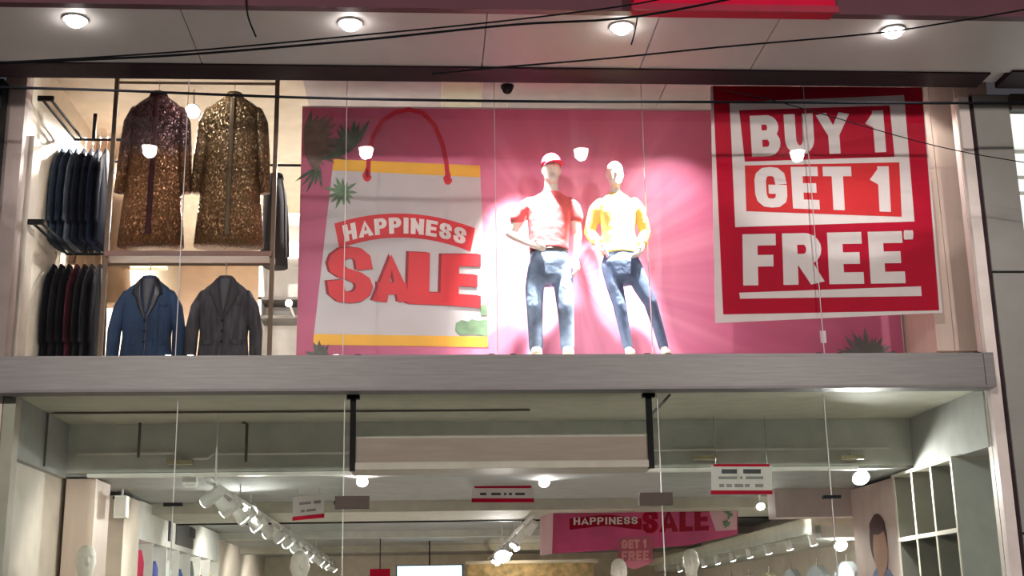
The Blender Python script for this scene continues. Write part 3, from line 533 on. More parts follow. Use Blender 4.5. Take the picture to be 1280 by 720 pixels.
# ================================================================== HANGING CLOTHES
def jacket(name, label, bodym, lapm, L=.85, w=.225, mand=False, cat='jacket', group=None, buttons=3, pocket=True, hook=.12, across=False):
    """garment on a hanger: origin at the hook's top, front towards -y"""
    e = empty(name); tag(e, label, cat, group); z = -hook
    prof = [(0, .058, .05), (-.02, .07, .055), (-.05, .46*w, .06), (-.09, .70*w, .066), (-.135, .90*w, .074), (-.19, w, .084), (-.32, .97*w, .095), (-.52, .90*w, .10), (-.70, .97*w, .108), (-L, 1.06*w, .118)]
    if L > 1.1: prof = prof[:8]+[(-.75, .98*w, .11), (-1.05, 1.08*w, .125), (-L, 1.18*w, .14)]
    mb = MB(); mb.stack([((0, 0, z+a), b, c) for a, b, c in prof], 32, 2.6)
    mb.build('body', bodym, e, True)
    def fy(x, zz):
        for (a0, b0, c0), (a1, b1, c1) in zip(prof, prof[1:]):
            if a1 <= zz <= a0:
                t = (a0-zz)/(a0-a1); b = b0+(b1-b0)*t; c = c0+(c1-c0)*t
                return -c*max(0, 1-min(.999, abs(x)/b)**2.6)**(1/2.6)
        return -prof[-1][2]
    def strip(nm, rows, mt, off=.006, par=e, th=.005):
        mb = MB(); n = len(rows); vs = []
        for zz, xa, xb in rows:
            for k in range(4):
                x = xa+(xb-xa)*k/3; vs.append((x, fy(x, zz)-off, z+zz))
        base = len(vs); vs += [(x, y+th+.004, q) for x, y, q in vs]; fsx = []
        for i in range(n-1):
            for k in range(3): fsx += [(i*4+k, i*4+k+1, i*4+k+5, i*4+k+4), (base+i*4+k, base+i*4+k+4, base+i*4+k+5, base+i*4+k+1)]
            fsx += [(i*4, i*4+4, base+i*4+4, base+i*4), (i*4+3, base+i*4+3, base+i*4+7, i*4+7)]
        return MB().add(vs, fsx).build(nm, mt, par, True)
    if mand:
        MB().stack([((0, 0, z-.03), .085, .074), ((0, 0, z+.012), .066, .062)], 20).build('collar', lapm, e, True)
        strip('placket', [(-.05-.0*i-(L-.12)*i/12, -.022, .022) for i in range(13)], lapm)
    else:
        strip('shirt_opening', [(-.03-.03*i, -.055+.0055*i, .055-.0055*i) for i in range(11)], INK if lapm is not INK else BLACK, .003)
        for s in (-1, 1):
            strip('lapel', [(-.015, s*.05, s*.075), (-.06, s*.052, s*.10), (-.12, s*.045, s*.118), (-.17, s*.038, s*.125), (-.19, s*.036, s*.095), (-.26, s*.026, s*.075), (-.34, s*.008, s*.035), (-.37, s*.003, s*.012)], lapm, .010)
        strip('front_edge', [(-.36-.05*i, .004, .014) for i in range(int((L-.4)/.05)+1)], lapm, .006)
        if pocket:
            for s in (-1, 1): strip('pocket_flap', [(-.56, s*.07, s*.17), (-.60, s*.07, s*.17)], bodym, .010)
            strip('breast_pocket', [(-.25, .10, .17), (-.27, .10, .17)], bodym, .009)
        for k in range(buttons): MB().disc_cyl((.0, fy(0, -.40-.09*k)-.016, z-.40-.09*k), (0, 1, 0), .010, .01, 10).build('button', BLACK, e)
    for s in (-1, 1):
        mb = MB(); SL = .62 if L < 1.1 else .78; k_ = 0 if L < 1.1 else -.025; pts = [(s*(w-.045), 0, z-.165), (s*(w+.005+k_*.5), -.005, z-.27), (s*(w+.045+k_), -.012, z-.13-SL*.55), (s*(w+.05+k_*.4), -.03, z-.13-SL)]
        mb.tube(pts, [.052, .06, .056, .05], 14); mb.ball(pts[0], .052); mb.build('sleeve', bodym, e, True)
    h = MB(); hp_ = [(.017*math.cos(math.radians(a)), -.013+.017*math.sin(math.radians(a))) for a in (215, 180, 145, 115, 90, 60, 30, 0)]+[(.013, -.035), (.003, -.052), (0, -.065), (0, z-.01)]
    h.tube([(q, 0, v) if across else (0, q, v) for q, v in hp_], .004, 6); hk = h.build('hanger_hook', CHROME, None, True)
    h = MB(); h.tube([(-.78*w, 0, z-.155), (-.05, 0, z-.045), (0, 0, z-.012), (.05, 0, z-.045), (.78*w, 0, z-.155)], .009, 8); hk.parent = h.build('hanger_arm', WOOD, e, True)
    return e
SEQ1 = sequin('maroon_bronze_sequins', (.04, .012, .014), (.15, .062, .02), -.55, -.85); SEQ2 = sequin('gold_sequins', (.085, .052, .02), (.145, .072, .026), -.3, -1.3)
MARN = mat('maroon_velvet', (.035, .010, .012), .8, spec=.1); GOLDT = mat('bronze_trim', (.075, .045, .018), .6, .2)
RY = .55
rk = empty('garment_rack', (-2.0, RY, 3.72)); tag(rk, 'two tier garment rack with bronze posts and wooden shelf', 'rack')
xl, xr = P(134, 300, RY).x+2, P(341, 300, RY).x+2; zt = P(240, 104, RY).z-3.72; zs = P(240, 322, RY).z-3.72
for x in (xl, xr): MB().box((x-.018, -.018, -.08), (x+.018, .018, zt+.12)).build('post', BRASS, rk)
MB().tube([(xl, 0, zt), (xr, 0, zt)], .013).build('hanging_rail', BRASS, rk); MB().tube([(xl, 0, zs-.06), (xr, 0, zs-.06)], .013).build('hanging_rail', BRASS, rk)
MB().box((xl, -.05, zs+.0), (xr, .22, zs+.045)).build('shelf_board', WOOD, rk)
def hang(e, px, zt, Y): e.location = (P(px, 240, Y).x, Y, zt); return e
zr = 3.72+zt+.013; zr2 = 3.72+zs-.047
hang(jacket('sequin_coat', 'long maroon coat with bronze sequins below, hanging on upper rail', SEQ1, MARN, 1.38, .234, True, 'coat'), 192, zr, RY)
hang(jacket('sequin_coat', 'long gold brown sequin coat hanging beside the maroon one', SEQ2, GOLDT, 1.38, .248, True, 'coat'), 288.5, zr, RY)
hang(jacket('blazer', 'navy blue blazer with black lapels on lower rail', mat('navy_wool', (.014, .036, .085), .8, var=.2, bump=.2, bscale=120), mat('black_satin', (.012, .012, .02), .35), .79, .218), 193.5, zr2, RY)
hang(jacket('blazer', 'charcoal checked blazer on lower rail beside the navy one', mat('charcoal_check', (.048, .045, .052), .85, var=.5, scale=30, stretch=(1, 1, .2)), mat('charcoal_lapel', (.04, .037, .043), .8, var=.2), .79, .218), 287, zr2, RY)
# side display: brackets and rails, garments edge-on
zu = 5.88; zl = 4.80
for i, zz in enumerate((zu, zl)):
    r = empty('wall_rail', (-3.2, .3, zz)); tag(r, ('black wall rail above the blue denim garments' if i == 0 else 'black wall rail above the dark maroon garments'), 'rail')
    for dx in (0, .07): MB().tube([(dx+.0, -.08, 0), (dx+.03, .86, 0)], .012).build('side_arm', BLACK, r)
    MB().tube([(.02, .86, 0), (.80, .86, 0)], .013).build('cross_rail', BLACK, r)
    MB().box((-.03, -.10, -.02), (.1, -.07, .02)).build('wall_plate', BLACK, r)
    MB().box((.18, .85, 0), (.21, .87, .25 if i == 0 else .15)).build('drop_post', BLACK, r)
def side_set(zz, Y, xs, cols, labs, proto, group):
    for k, x in enumerate(xs):
        e = proto if k == 0 else copy_tree(proto); e.location = (x, Y, zz+.013); e.rotation_euler = (0, 0, math.radians(90+random.uniform(-2, 2))); e.scale = (1, .24, 1)
        tag(e, labs[k], 'jacket', group)
        for ch in e.children:
            if ch.name.split('.')[0] in ('body', 'sleeve', 'pocket_flap', 'breast_pocket', 'lapel', 'front_edge') and len(ch.material_slots): ch.material_slots[0].link = 'OBJECT'; ch.material_slots[0].material = cols[k]
denims = [mat('side_cloth_%d' % k, c, .95, var=.3, bump=.2, spec=.05) for k, c in enumerate(((.045, .06, .085), (.06, .085, .125), (.03, .045, .08), (.09, .11, .14), (.012, .016, .03), (.008, .010, .02), (.010, .015, .035), (.006, .008, .016)))]
darks = [mat('dark_cloth_%d' % k, c, .95, var=.3, bump=.2, spec=.05) for k, c in enumerate(((.010, .010, .012), (.018, .016, .018), (.008, .008, .010), (.05, .010, .016), (.012, .011, .013), (.02, .02, .022), (.007, .007, .009)))]
xa = P(66, 240, 1.15).x; xb = P(130, 240, 1.15).x
side_set(zu, 1.16, [xa+(xb-xa)*k/7 for k in range(8)], denims, ['slate grey jacket edge-on at the wall end of the upper rail', 'mid blue denim jacket edge-on on the upper wall rail', 'dark blue jacket edge-on between lighter denim jackets', 'pale blue denim jacket edge-on on the upper wall rail', 'near-black jacket edge-on beside the pale denim one', 'black jacket edge-on in the middle of the dark upper ones', 'midnight blue jacket edge-on near the bronze rack post', 'black jacket edge-on closest to the bronze rack post, upper rail'], jacket('jacket', '', denims[0], denims[0], .90, .22, buttons=0, pocket=False, across=True), 'jackets on the upper wall rail')
xa = P(64, 390, 1.15).x; xb = P(122, 390, 1.15).x
side_set(zl, 1.16, [xa+(xb-xa)*k/6 for k in range(7)], darks, ['black jacket edge-on at the wall end of the lower rail', 'dark grey jacket edge-on on the lower wall rail', 'black jacket edge-on beside the maroon one, wall side', 'dark maroon jacket edge-on on the lower wall rail', 'black jacket edge-on beside the maroon one, rack side', 'charcoal jacket edge-on on the lower wall rail', 'black jacket edge-on closest to the bronze rack post, lower rail'], jacket('jacket', '', darks[0], darks[0], .95, .22, buttons=0, pocket=False, across=True), 'jackets on the lower wall rail')
tn = jacket('coat', 'tan coat hanging behind the bronze rack post', mat('tan_cloth', (.28, .17, .09), .8), mat('tan_cloth', (0, 0, 0)), 1.3, .24, True, 'coat'); tn.location = (P(134, 240, 1.75).x, 1.75, 5.9); 
tr_ = empty('ceiling_rail', (tn.location.x, 1.75, 5.9)); tag(tr_, 'thin black rail hung from the ceiling holding the tan coat', 'rail'); MB().tube([(-.1, 0, -.013), (.35, 0, -.013)], .013).build('rail_tube', BLACK, tr_); MB().tube([(.3, 0, 0), (.3, 0, .45)], .008).build('drop_rod', BLACK, tr_)
# upper store seen between rack and banner
cb = empty('stock_shelf', (-1.0, 3.2, 3.64)); tag(cb, 'pale stock shelf standing behind the rack and the pink banner', 'shelf')
MB().box((-.75, .35, 0), (.6, .40, 2.2)).build('back_panel', WHITE, cb)
for z in (.05, .55, 1.05, 1.25, 1.7, 2.17): MB().box((-.75, 0, z), (.6, .35, z+.03)).build('shelf_board', mat('shelf_dark', (.10, .09, .08), .5) if z in (1.05, 1.25) else WHITE, cb)
for x in (-.75, .57): MB().box((x, 0, 0), (x+.03, .35, 2.2)).build('side_panel', WHITE, cb)
gar = jacket('coat', 'dark grey coat hanging between the rack and the pink banner', mat('grey_coat', (.022, .019, .019), .95, spec=.05), mat('grey_coat', (0, 0, 0)), .9, .2, True, 'coat', across=True); gar.location = (P(346, 200, 1.9).x, 1.9, P(346, 205, 1.9).z); gar.rotation_euler = (0, 0, 1.4)
gr = empty('coat_rail', gar.location); tag(gr, 'thin black rail holding the dark grey coat', 'rail'); MB().tube([(-.6, 0, -.013), (.55, 0, -.013)], .013).build('rail_tube', BLACK, gr); MB().tube([(.5, 0, 0), (.5, 0, 6.35-gar.location.z)], .008).build('drop_rod', BLACK, gr)
q = P(242, 138, 1.1)
track_light('ceiling_spotlight', (q.x, 1.1, q.z), (q.x, .1, q.z-.6), 'bright white spotlight glaring between the two sequin coats', None, 70, L=.10, r=.07, stem=6.35-q.z, angle=150)
q = P(361, 379, 2.6)
o = empty('wall_light', q); tag(o, 'small glowing wall light behind the pale stock shelf edge', 'light'); MB().ball((0, 0, 0), .035).build('bulb', SPOTG, o, True); MB().tube([(0, 0, 0), (0, .55, 0)], .012).build('arm', LAMPW, o)
for x, y, pw in ((-2.75, 1.7, 420), (-1.9, .28, 14), (-2.4, 4.2, 700), (-.9, 2.6, 420)):
    track_light('ceiling_spotlight', (x, y, 6.27), (x+.02, y+.15, 3.7), 'white cylindrical ceiling spotlight on the upper floor', 'upper floor ceiling spotlights', pw, stem=.08, angle=175, glow=True)
# ================================================================== GROUND FLOOR THINGS
def shelf_left():
    X = -3.0; e = empty('wall_shelving', (X, 3.9, .2)); tag(e, 'long white wall shelving with dark sign and folded clothes', 'shelving'); z1 = 2.68; L = 5.4
    MB().box((-.24, 0, 0), (-.2, L, z1)).build('back_panel', WHITE, e); MB().box((-.2, 0, 2.28), (0, L, z1)).build('header_panel', WHITE, e)
    for k in range(8):
        y = L*k/7; MB().box((-.2, max(0, y-.015), 0), (0.0, min(L, y+.015), 2.28)).build('upright', WHITE, e)
    for z in (.05, .55, 1.05, 1.5, 1.85): MB().box((-.2, 0, z), (-.01, L, z+.03)).build('shelf_board', WHITE, e)
    return e
shelf_left()
sgn = empty('wall_sign', (-2.997, 6.2, 2.70)); tag(sgn, 'dark sign plate on the white shelving header', 'sign')
a = PX(214, 652, -3.0); b = PX(248, 684, -3.0)
MB().box((0, -.75, -.15), (.015, -.6, .12)).build('sign_bar', INK, sgn); MB().box((0, -.3, -.16), (.015, .85, .11)).build('sign_plate', mat('sign_grey', (.12, .11, .11), .5), sgn); MB().box((.0, .55, -.02), (.02, .95, .10)).build('sign_mark', INK, sgn)
cols = [((.70, .04, .12), 'red'), ((.08, .11, .35), 'blue'), ((.75, .75, .72), 'white'), ((.09, .13, .40), 'royal blue'), ((.05, .05, .05), 'black'), ((.35, .02, .05), 'crimson'), ((.70, .52, .12), 'yellow')]
for k, (c, n) in enumerate(cols):
    y = 3.9+.771*k+.135; z = 2.08; h = (.28, .2, .24, .17, .3, .15, .18)[k]
    e = empty('shirt', (-3.02, y+.25, z+0.005)); tag(e, '%s shirt folded over the top shelf of the white shelving' % n, 'shirt', 'clothes on the white shelving'); mt = mat('shelf_cloth_'+n.replace(' ', '_'), c, .8, bump=.3)
    MB().stack([((-.08, 0, 0), .07, .17), ((-.08, 0, h*.6), .075, .165), ((-.08, 0, h*.92), .06, .13), ((-.08, 0, h), .03, .06)], 18, 3).build('folded_body', mt, e, True); MB().stack([((-.06, 0, h*.9), .045, .055), ((-.06, 0, h+.02), .04, .05)], 14).build('collar', mt, e, True)
# right cubby cabinet
cX = 4.82; cx0 = .74; L = 1.42
e = empty('cubby_cabinet', (cX, cx0, .2)); tag(e, 'grey sided cubby cabinet with pale open pigeonholes beside the poster of a person', 'cabinet'); cz = 2.655
GP = mat('grey_laminate', (.50, .515, .49), .5); CUB = mat('cubby_inside', (.19, .18, .15), .7); EDGE = mat('cubby_edge', (.60, .55, .47), .5)
MB().box((-.32, -.012, 0), (.118, .0, cz)).build('side_panel', GP, e); MB().box((.08, .05, 0), (.118, L, cz)).build('back_panel', CUB, e)
MB().box((-.32, L, 0), (.118, L+.03, cz)).build('side_panel', GP, e)
MB().box((.118, .0, 0), (.119, .01, cz)).build('rear_strip', GP, e)
for k in range(4): MB().box((-.32 if k else -.32, .0+k*(L-.03)/3, 0), (.08, .03+k*(L-.03)/3, cz)).build('divider', CUB if k else GP, e)
for k in range(4): MB().box((-.327, .0+k*(L-.03)/3-.002, 0), (-.3205, .032+k*(L-.03)/3, cz)).build('edge_strip', EDGE, e)
MB().box((-.332, -.012, cz), (.118, L+.03, cz+.03)).build('top_board', EDGE, e)
for z in (.3, .85, 1.4, 2.05): bd = MB().box((-.318, .01, z), (.08, L, z+.03)).build('shelf_board', CUB, e); MB().box((-.330, .0, z-.004), (-.318, L+.03, z+.034)).build('edge_strip', EDGE, bd)
MB().box((-.326, .42, cz+.0), (-.322, .95, cz+.028)).build('label_strip', mat('label_pink', (.50, .28, .27), .5), e)
e.location.x = cX
# poster of a person further along the right wall
pX = 4.5; ps = empty('wall_poster', (pX, 2.2, 2.0)); tag(ps, 'pale pink poster panel with a dark haired person in blue', 'poster')
MB().box((0, 0, -1.8), (.44, 1.25, .86)).build('panel', mat('poster_pink', (.62, .46, .43), .5), ps)
def disk(y, z, ry, rz, x, mt, nm, n=20): MB().prism([(x, y+ry*math.cos(2*math.pi*k/n), z+rz*math.sin(2*math.pi*k/n)) for k in range(n)], (-.004, 0, 0)).build(nm, mt, ps)
disk(.50, .02, .42, .40, 0, mat('print_blue', (.16, .20, .38), .6), 'printed_shirt'); 
for q in ps.children:
    if q.name.startswith('printed_shirt'): q.location.z = -.36
MB().box((-.0075, .40, -.12), (-.001, .60, .2)).build('printed_neck', mat('print_skin', (.48, .25, .18), .6), ps); disk(.52, .30, .25, .26, -.002, mat('print_hair', (.09, .03, .03), .6), 'printed_hair'); disk(.47, .20, .20, .25, -.008, mat('print_skin', (0, 0, 0)), 'printed_face'); disk(.50, .44, .22, .09, -.012, mat('print_hair', (0, 0, 0)), 'printed_fringe')
# cornice and spot row on the right
co = empty('cornice_shelf', (4.2, 3.95, 2.5)); tag(co, 'cream cornice running back above the wall of pale shirts', 'cornice'); MB().box((0, 0, .03), (.74, 10.5, .13)).build('cornice_face', mat('cornice_cream', (.62, .58, .47), .5), co); MB().box((.10, 0, -.1), (.74, 10.5, .03)).build('recessed_board', GREY, co)  # cream face with a grey board set back below it
for k in range(9): track_light('rail_spotlight', (4.21, 4.0+.95*k, 2.40), (4.6, 4.3+.95*k, 1.2), 'white spotlight in the row below the cream cornice', 'spotlights below the cornice', 40 if k % 3 == 0 else 0, L=.12, r=.045, stem=.05, angle=110)
MB().box((4.20, 3.95, 2.45), (4.24, 13, 2.53)).build('spotlight_rail', GREY); tag(bpy.data.objects['spotlight_rail'], 'grey rail carrying the row of spotlights below the cornice', 'rail')
for k in range(6):
    e = empty('hanging_shirt', (4.6, 4.2+1.1*k, 2.15)); mt = mat('pale_cloth_%d' % k, random.choice([(.7, .66, .58), (.62, .6, .56), (.68, .6, .42), (.5, .55, .6)]), .8)
    tag(e, 'pale shirt hung flat on the wall below the cream cornice', 'shirt', 'shirts below the cornice')
    MB().prism([(0, -.1, 0), (0, .1, 0), (0, .36, -.12), (0, .32, -.4), (0, .22, -.36), (0, .22, -.75), (0, -.22, -.75), (0, -.22, -.36), (0, -.32, -.4), (0, -.36, -.12)], (.08, 0, 0)).build('shirt_body', mt, e); MB().tube([(.04, 0, 0), (.04, 0, .08)], .008).build('hanger_hook', CHROME, e)
# tracks
for x, zt_ in ((-1.78, 2.765), (1.2, 2.735)):
    for y in (1.1, 2.6, 7.5, 11.5):
        if x > 0 and y < 2: continue
        if x > 0 and y < 4.5: y = 6.4
        o = MB().tube([(x, y, zt_), (x, y, 2.9 if y > 2 else 3.36)], .008).build('track_hanger', LAMPW); tag(o, 'thin white rod hanging the lighting track beside the %s from the ceiling' % ('white shelving' if x < 0 else 'pink banner'), 'rod', 'track hanger rods by the %s' % ('shelving' if x < 0 else 'banner'))
tk = [('left', -1.78, 1.5, 14, 2.84), ('middle', 1.2, 5.2, 15, 2.72)]
o = MB().box((-1.80, .75, 2.735), (-1.76, 15.8, 2.765)).build('lighting_track', LAMPW); tag(o, 'white lighting track running back beside the white wall shelving', 'track')
o = MB().box((1.18, 4.5, 2.705), (1.22, 15, 2.735)).build('lighting_track', LAMPW); tag(o, 'white lighting track running back beside the pink hanging banner', 'track')
for k in range(28):
    y = .95+.53*k; track_light('track_spotlight', (-1.78+.02*(-1)**k, y, 2.645), (-1.78+1.2*(-1)**(k+1), y+.7, 1.2) if k % 2 else (-2.9, y+.6, 1.9), ('lit' if k % 3 != 1 else 'unlit')+' white spotlight on the ceiling track beside the white shelving', 'spotlights on the shelving track', (60 if k < 9 else 130) if k % 4 == 0 else 0, glow=(k % 3 != 1), L=.19, r=.058, angle=100)
for k in range(13):
    y = 4.8+.8*k; track_light('track_spotlight', (1.2+.015*(-1)**k, y, 2.615), (1.2+.8*(-1)**k, y-1.0, 1.0) if k > 2 else (.4, y+.9, 1.6), ('lit' if k > 2 else 'unlit')+' white spotlight on the ceiling track beside the pink hanging banner', 'spotlights on the banner track', 95 if k % 3 == 0 else 0, glow=(k > 2), L=.17, r=.05, angle=100)
for px, py, Y, r, pw, lab in ((313, 637, 3.6, .07, 45, 'bright round ceiling lamp beside the lit track by the white shelving'), (453, 600, 2.2, .05, 9, 'white angled lamp just below the door header end'), (680, 601, 2.6, .05, 7, 'round ceiling lamp above the long red edged sign'), (1075, 595, 2.0, .075, 50, 'bright round lamp above the poster of a person'), (950, 631, 4.3, .045, 10, 'small round ceiling lamp below the red edged notice'), (628, 694, 8.0, .10, 40, 'glaring lamp hanging beside the middle lighting track and pink banner'), (1050, 680, 4.6, .07, 15, 'bright lamp beside the poster of a person')):
    q = P(px, py, Y); e = empty('ceiling_lamp', q); tag(e, lab, 'lamp'); top = (2.9 if not (4.5 < Y < 5.9) else 2.78)-q.z
    d = Vector((0, -.75, -.65)).normalized()
    if top > .02: MB().tube([(0, 0, 0), (0, 0, top)], .012).build('stem', LAMPW, e)
    MB().tube([-d*.07, d*.03], [r*.7, r*1.15], 18).build('housing', LAMPW, e); MB().tube([d*.031, d*.04], r, 18).build('lens', SPOTG, e)
    lamp('lamp_glow', 'SPOT', q+d*.07, pw*3.5, (1, .97, .92), .05, q+d, 160, .5)
# fixture box on left
q = P(238, 596, 1.9); e = empty('ceiling_fixture', q); tag(e, 'white box fixture hung near the front end of the lighting track', 'fixture'); MB().box((-.06, -.06, -.08), (.06, .06, .08)).build('box_body', LAMPW, e); MB().tube([(.03, 0, .08), (.03, 0, 2.9-q.z)], .012).build('stem', LAMPW, e); MB().box((-.045, -.045, -.09), (.045, .045, -.08)).build('lens', mat('frosted', (.8, .8, .78), .4), e)
for px, py, Y, lab in ((470, 577, 1.62, ''),): pass
for px, py, lab in ((1065, 572, 'small yellowish ceiling fitting above the bright lamp by the cubby cabinet'), (882, 572, 'small yellowish ceiling fitting above the red edged notice'), (225, 578, 'small yellowish ceiling fitting above the white box fixture')):
    q = P(px, py, 1.6); e = empty('conduit_fitting', q); tag(e, lab, 'fitting'); MB().box((-.11, -.03, -.018), (.11, .06, .018)).build('fitting_body', mat('fitting_yellow', (.48, .42, .27), .5), e); MB().tube([(0, .02, .01), (0, .02, .05)], .01).build('fitting_clip', LAMPW, e)
# hanging notices
def notice(name, px, Y, lines, label, skew=0):
    (xa, ya), (xb, yb) = px; e = empty(name, P((xa+xb)/2, yb, Y)); tag(e, label, 'sign')
    def S(nm, poly, mt, lv):
        o = pshape(nm, poly, Y-.004*lv, mt, None, .004)
        return setparent(o, e) if lv == 0 else under(o, bd)
    s = skew
    bd = S('board', [[(xa, ya+s), (xb, ya), (xb, yb-3), (xa, yb-3+s)]], PWHITE, 0)
    S('red_border', [[(xa-.5, yb-4+s), (xb+.5, yb-4), (xb+.5, yb+1), (xa-.5, yb+1+s)]], PRED, 1)
    if not s: S('red_border', [[(xa+3, ya-2), (xb-3, ya-2), (xb-3, ya+1.2), (xa+3, ya+1.2)]], PRED, 1)
    for (y, h, spans, mt) in lines: S('text_line', [[(a, y+s*(xb-a)/(xb-xa)), (b, y+s*(xb-b)/(xb-xa)), (b, y+h+s*(xb-b)/(xb-xa)), (a, y+h+s*(xb-a)/(xb-xa))] for a, b in spans], mt, 1)
    zt = 3.36 if Y < 1.7 else 2.9 if not 4.5 < Y < 5.9 else 2.78
    for x in (xa+6, xb-6):
        q = P(x, ya, Y)
        if zt > q.z: o = MB().tube([q, (q.x, q.y, zt)], .003, 6).build('hanging_wire', CHROME); setparent(o, e)
    return e
GT = mat('grey_print', (.30, .28, .28), .6)
notice('hanging_notice', ((889, 582), (965, 617)), 1.5, [(586.5, 5.5, [(902, 921), (929, 951)], INK), (595.5, 3.5, [(898, 921), (925, 928), (932, 954)], GT), (605, 4, [(899, 905), (908, 915), (918, 929), (931, 937), (944, 954)], GT)], 'white hanging notice with red edges and three lines of print')
notice('hanging_notice', ((590, 609), (667, 627)), 3.0, [(616, 3, [(600, 608), (614, 626), (630, 633), (636, 640), (644, 656)], INK)], 'long narrow white hanging notice with one line of print and red edges')
notice('hanging_notice', ((366, 617), (405, 646)), 3.0, [(625, 3.2, [(374, 389), (392, 401)], GT), (634.5, 3.2, [(376, 381), (383, 395)], GT)], 'small tilted white hanging notice with a red lower edge', 4)
# hanging pink banner
HB = 5.0
hb = empty('hanging_banner', P(805, 690, HB)); tag(hb, 'pink hanging happiness sale banner below the dark ceiling', 'banner')
PK = mat('banner_magenta', (.55, .07, .19), .5, var=.25, scale=2); PK2 = mat('banner_pale', (.66, .40, .45), .5)
def H(nm, polys, mt, lv): return setparent(pshape(nm, polys, HB-.004*lv, mt, None, .004), hb)
H('banner_sheet', [[(692, 634), (922, 628), (922, 668), (860, 682), (690, 692)]], PK, 0)
H('pale_corner', [[(884, 632), (921, 630), (921, 662), (895, 664)]], PK2, 1); H('leaf_print', fan((912, 640), 60, 300, 7, 5, 11, 4)+fan((908, 655), 0, 330, 7, 4, 7, 3), LEAF2, 2)
side = MB(); a = P(691, 634, HB); b = P(691, 692, HB); side.prism([a, b, b+Vector((-.10, .55, 0)), a+Vector((-.10, .55, 0))], (.006, 0, 0)); setparent(side.build('side_flap', PK2), hb)
hr = H('ribbon', [[(712+10*k, 643+abs(k-4.5)*1.2), (722+10*k, 643+abs(k-3.5)*1.2), (722+10*k, 657+abs(k-3.5)*1.2), (712+10*k, 657+abs(k-4.5)*1.2)] for k in range(9)], mat('ribbon_red', (.30, .004, .022), .6, spec=.1), 1)
q2 = quadmap([(717, 647), (797, 646), (797, 655), (717, 656)]); under(ptext('letter', 'HAPPINESS', lambda u, v: q2(u, v), HB-.009, PWHITE, None, .004, .17, .12, .85), hr)
q3 = quadmap([(803, 638), (886, 634), (886, 663), (803, 667)]); setparent(ptext('letter', 'SALE', lambda u, v: q3(u, v), HB-.005, mat('ribbon_red', (0, 0, 0)), None, .006, .21, .06, .8), hb)
hpn = H('pennant', [[(772, 672), (816, 670), (816, 703), (794, 712), (772, 704)]], mat('pennant_pink', (.42, .10, .15), .5), 1)
q4 = quadmap([(777, 675), (808, 674), (808, 685), (777, 686)]); under(ptext('letter', 'GET 1', lambda u, v: q4(u, v), HB-.009, mat('pennant_text', (.70, .30, .30), .5), None, .004, .24, .1), hpn)
q5 = quadmap([(777, 689), (811, 688), (811, 700), (777, 701)]); under(ptext('letter', 'FREE', lambda u, v: q5(u, v), HB-.009, mat('pennant_text', (0, 0, 0)), None, .004, .24, .1), hpn)
for x in (700, 910):
    q = P(x, 633, HB); setparent(MB().tube([q, (q.x, q.y, max(2.79, q.z+.01))], .004, 6).build('hanging_wire', CHROME), hb)
# lower mannequins on plinths
def lower_man(x, Y, ztop, rz, cols, label):
    hgt = (hc.z+.122); e = empty('mannequin', (x, Y, ztop-hgt), rz); tag(e, label, 'mannequin')
    for src, c in ((body1, SKINM), (tee1, cols[0]), (jean1, cols[1]), (shoes1[0], None), (shoes1[1], None)):
        o = src.copy(); COL.objects.link(o); o.parent = e
        if c: o.material_slots[0].link = 'OBJECT'; o.material_slots[0].material = c
    p = empty('display_plinth', (x, Y, .2)); tag(p, 'white display plinth under the '+label.split(' ', 1)[1], 'plinth'); h = ztop-hgt-.2
    MB().box((-.33, -.27, 0), (.33, .27, h-.03)).build('plinth_body', WHITE, p); MB().box((-.35, -.29, h-.03), (.35, .29, h)).build('plinth_top', LAMPW, p)
q = P(100, 682, .75); lower_man(q.x, .75, q.z, .4, (mat('cloth_cream', (.6, .55, .48), .8), DENIM2), 'bare headed mannequin just behind the glass near the wall speaker')
q = P(368, 689, 1.2); lower_man(q.x, 1.2, q.z, .2, (mat('cloth_tan', (.5, .35, .2), .8), DENIM), 'pale mannequin standing below the lighting track by the shelving')
q = P(857, 687, 3.0); lower_man(q.x, 3.0, q.z, -.2, (TEE, DENIM), 'pale mannequin in red below the pink hanging banner')
q = P(767, 699, 3.2); lower_man(q.x, 3.2, q.z, .1, (mat('cloth_blue', (.18, .28, .5), .8), DENIM2), 'pale mannequin in blue beside the hanging pennant')
# speaker on pillar
q = P(152, 634, 2.2); e = empty('wall_speaker', q); tag(e, 'white box speaker on a bracket at the beige pillar', 'speaker'); MB().box((-.055, -.06, -.10), (.055, .06, .10)).build('cabinet', LAMPW, e); MB().box((-.045, -.064, -.09), (.045, -.06, .09)).build('grille', mat('grille_beige', (.55, .5, .46), .7), e); MB().tube([(0, .06, .05), (-.1, .09, .1)], .014).build('bracket', BLACK, e); MB().tube([(0, 0, .1), (0, 0, .17)], .012).build('cable_gland', LAMPW, e)
# back of shop: screen, wall display, red sign
q = P(537, 706, 12); e = empty('display_screen', (q.x, 12, q.z)); tag(e, 'pale blue lit screen hanging at the back of the shop', 'screen'); MB().box((-.56, .01, -.62), (.56, .06, 0)).build('bezel', BLACK, e); MB().box((-.54, 0, -.60), (.54, .012, -.015)).build('screen_panel', SCREEN, e); MB().tube([(0, .03, 0), (0, .03, 2.9-q.z)], .012).build('drop_rod', BLACK, e)
q = P(475, 711, 11); e = empty('red_sign', (q.x, 11, q.z)); tag(e, 'small red sign hanging beside the lit screen', 'sign'); MB().box((-.16, 0, -.2), (.16, .02, 0)).build('board', PRED, e); MB().tube([(0, .01, 0), (0, .01, 2.9-q.z)], .008).build('drop_rod', BLACK, e)
a = P(585, 705, 13); b = P(745, 720, 13); e = empty('wall_display', (a.x, 13, .2)); tag(e, 'gold lit display shelf on the far side of the shop', 'shelving')
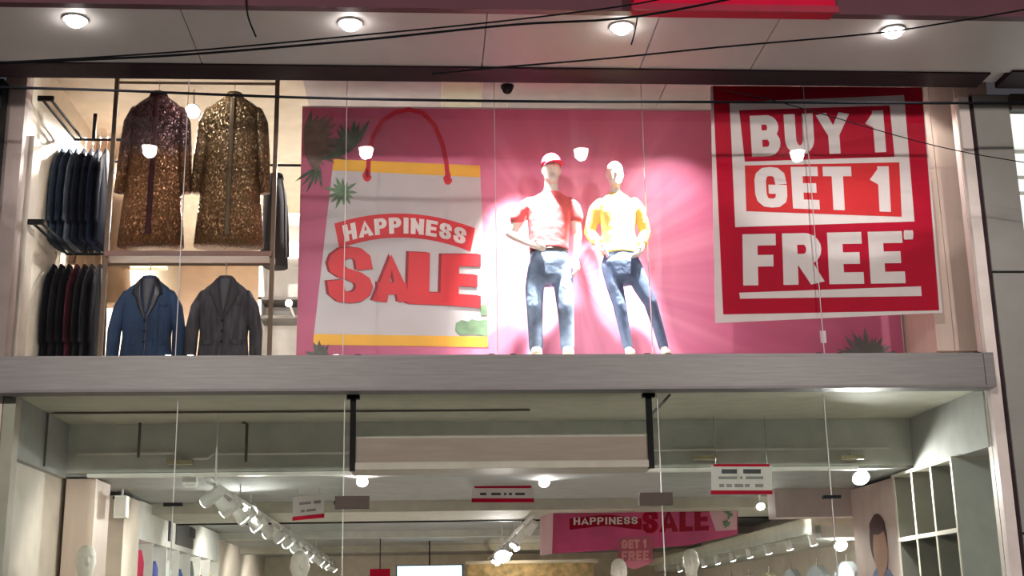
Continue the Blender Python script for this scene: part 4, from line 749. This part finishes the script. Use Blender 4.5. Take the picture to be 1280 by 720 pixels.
MB().box((0, .3, 0), (b.x-a.x, .36, a.z-.2)).build('back_panel', mat('gold_back', (.55, .42, .22), .5, var=.4, scale=9), e); MB().box((-.05, 0, a.z-.2), (b.x-a.x+.05, .36, a.z-.15)).build('top_board', CREAM, e)
for z in (.4, .8, 1.2, 1.6, 1.95): MB().box((0, .02, z), (b.x-a.x, .3, z+.03)).build('shelf_board', CREAM, e)
lamp('display_glow', 'POINT', (a.x+.8, 12.6, 2.3), 12, (1, .85, .6), .05)
# ================================================================== OVERHEAD CABLES
def cable(pts, Y, r, label):
    p = [Vector(P(x, y, Y)) for x, y in pts]; out = []
    for i in range(len(p)-1):
        for k in range(6):
            t = k/6; a = p[max(i-1, 0)]; b = p[i]; c = p[i+1]; d = p[min(i+2, len(p)-1)]
            out.append(.5*((2*b)+(c-a)*t+(2*a-5*b+4*c-d)*t*t+(-a+3*b-3*c+d)*t**3))
    out.append(p[-1]); tag(MB().tube(out, r, 8).build('overhead_cable', CABLE, None, True), label, 'cable', None)
cable([(-160, 88), (0, 79), (220, 69), (440, 51), (640, 31), (800, 20), (1000, -20)], -2.2, .0085, 'black overhead cable rising under the soffit past the second downlight')
cable([(-160, 82), (0, 78), (220, 65), (440, 45), (640, 25), (800, 4), (900, -20)], -2.3, .006, 'thin cable running just above the rising black cable')
cable([(540, 92), (640, 83), (760, 73), (900, 59), (1090, 42), (1180, 29), (1280, 12), (1400, -12)], -2.1, .0065, 'thin black cable rising past the red box sign towards the street')
cable([(-160, 104), (0, 109), (140, 113), (380, 122), (640, 126.5), (900, 127.5), (1220, 129), (1420, 128)], -.9, .011, 'thick black cable stretched level across the top of the shop window')
cable([(900, 112), (960, 124), (1040, 146), (1130, 172), (1200, 189), (1280, 203), (1400, 222)], -1.0, .004, 'thin drooping cable crossing the buy one get one poster')
cable([(308, -20), (308, 5), (311, 24), (320, 46)], -1.62, .006, 'short loose cable end dangling from the fascia over the coats')
cable([(797, 8), (796, 26), (793, 42), (789, 56)], -1.62, .005, 'short loose cable end dangling at the red box sign')
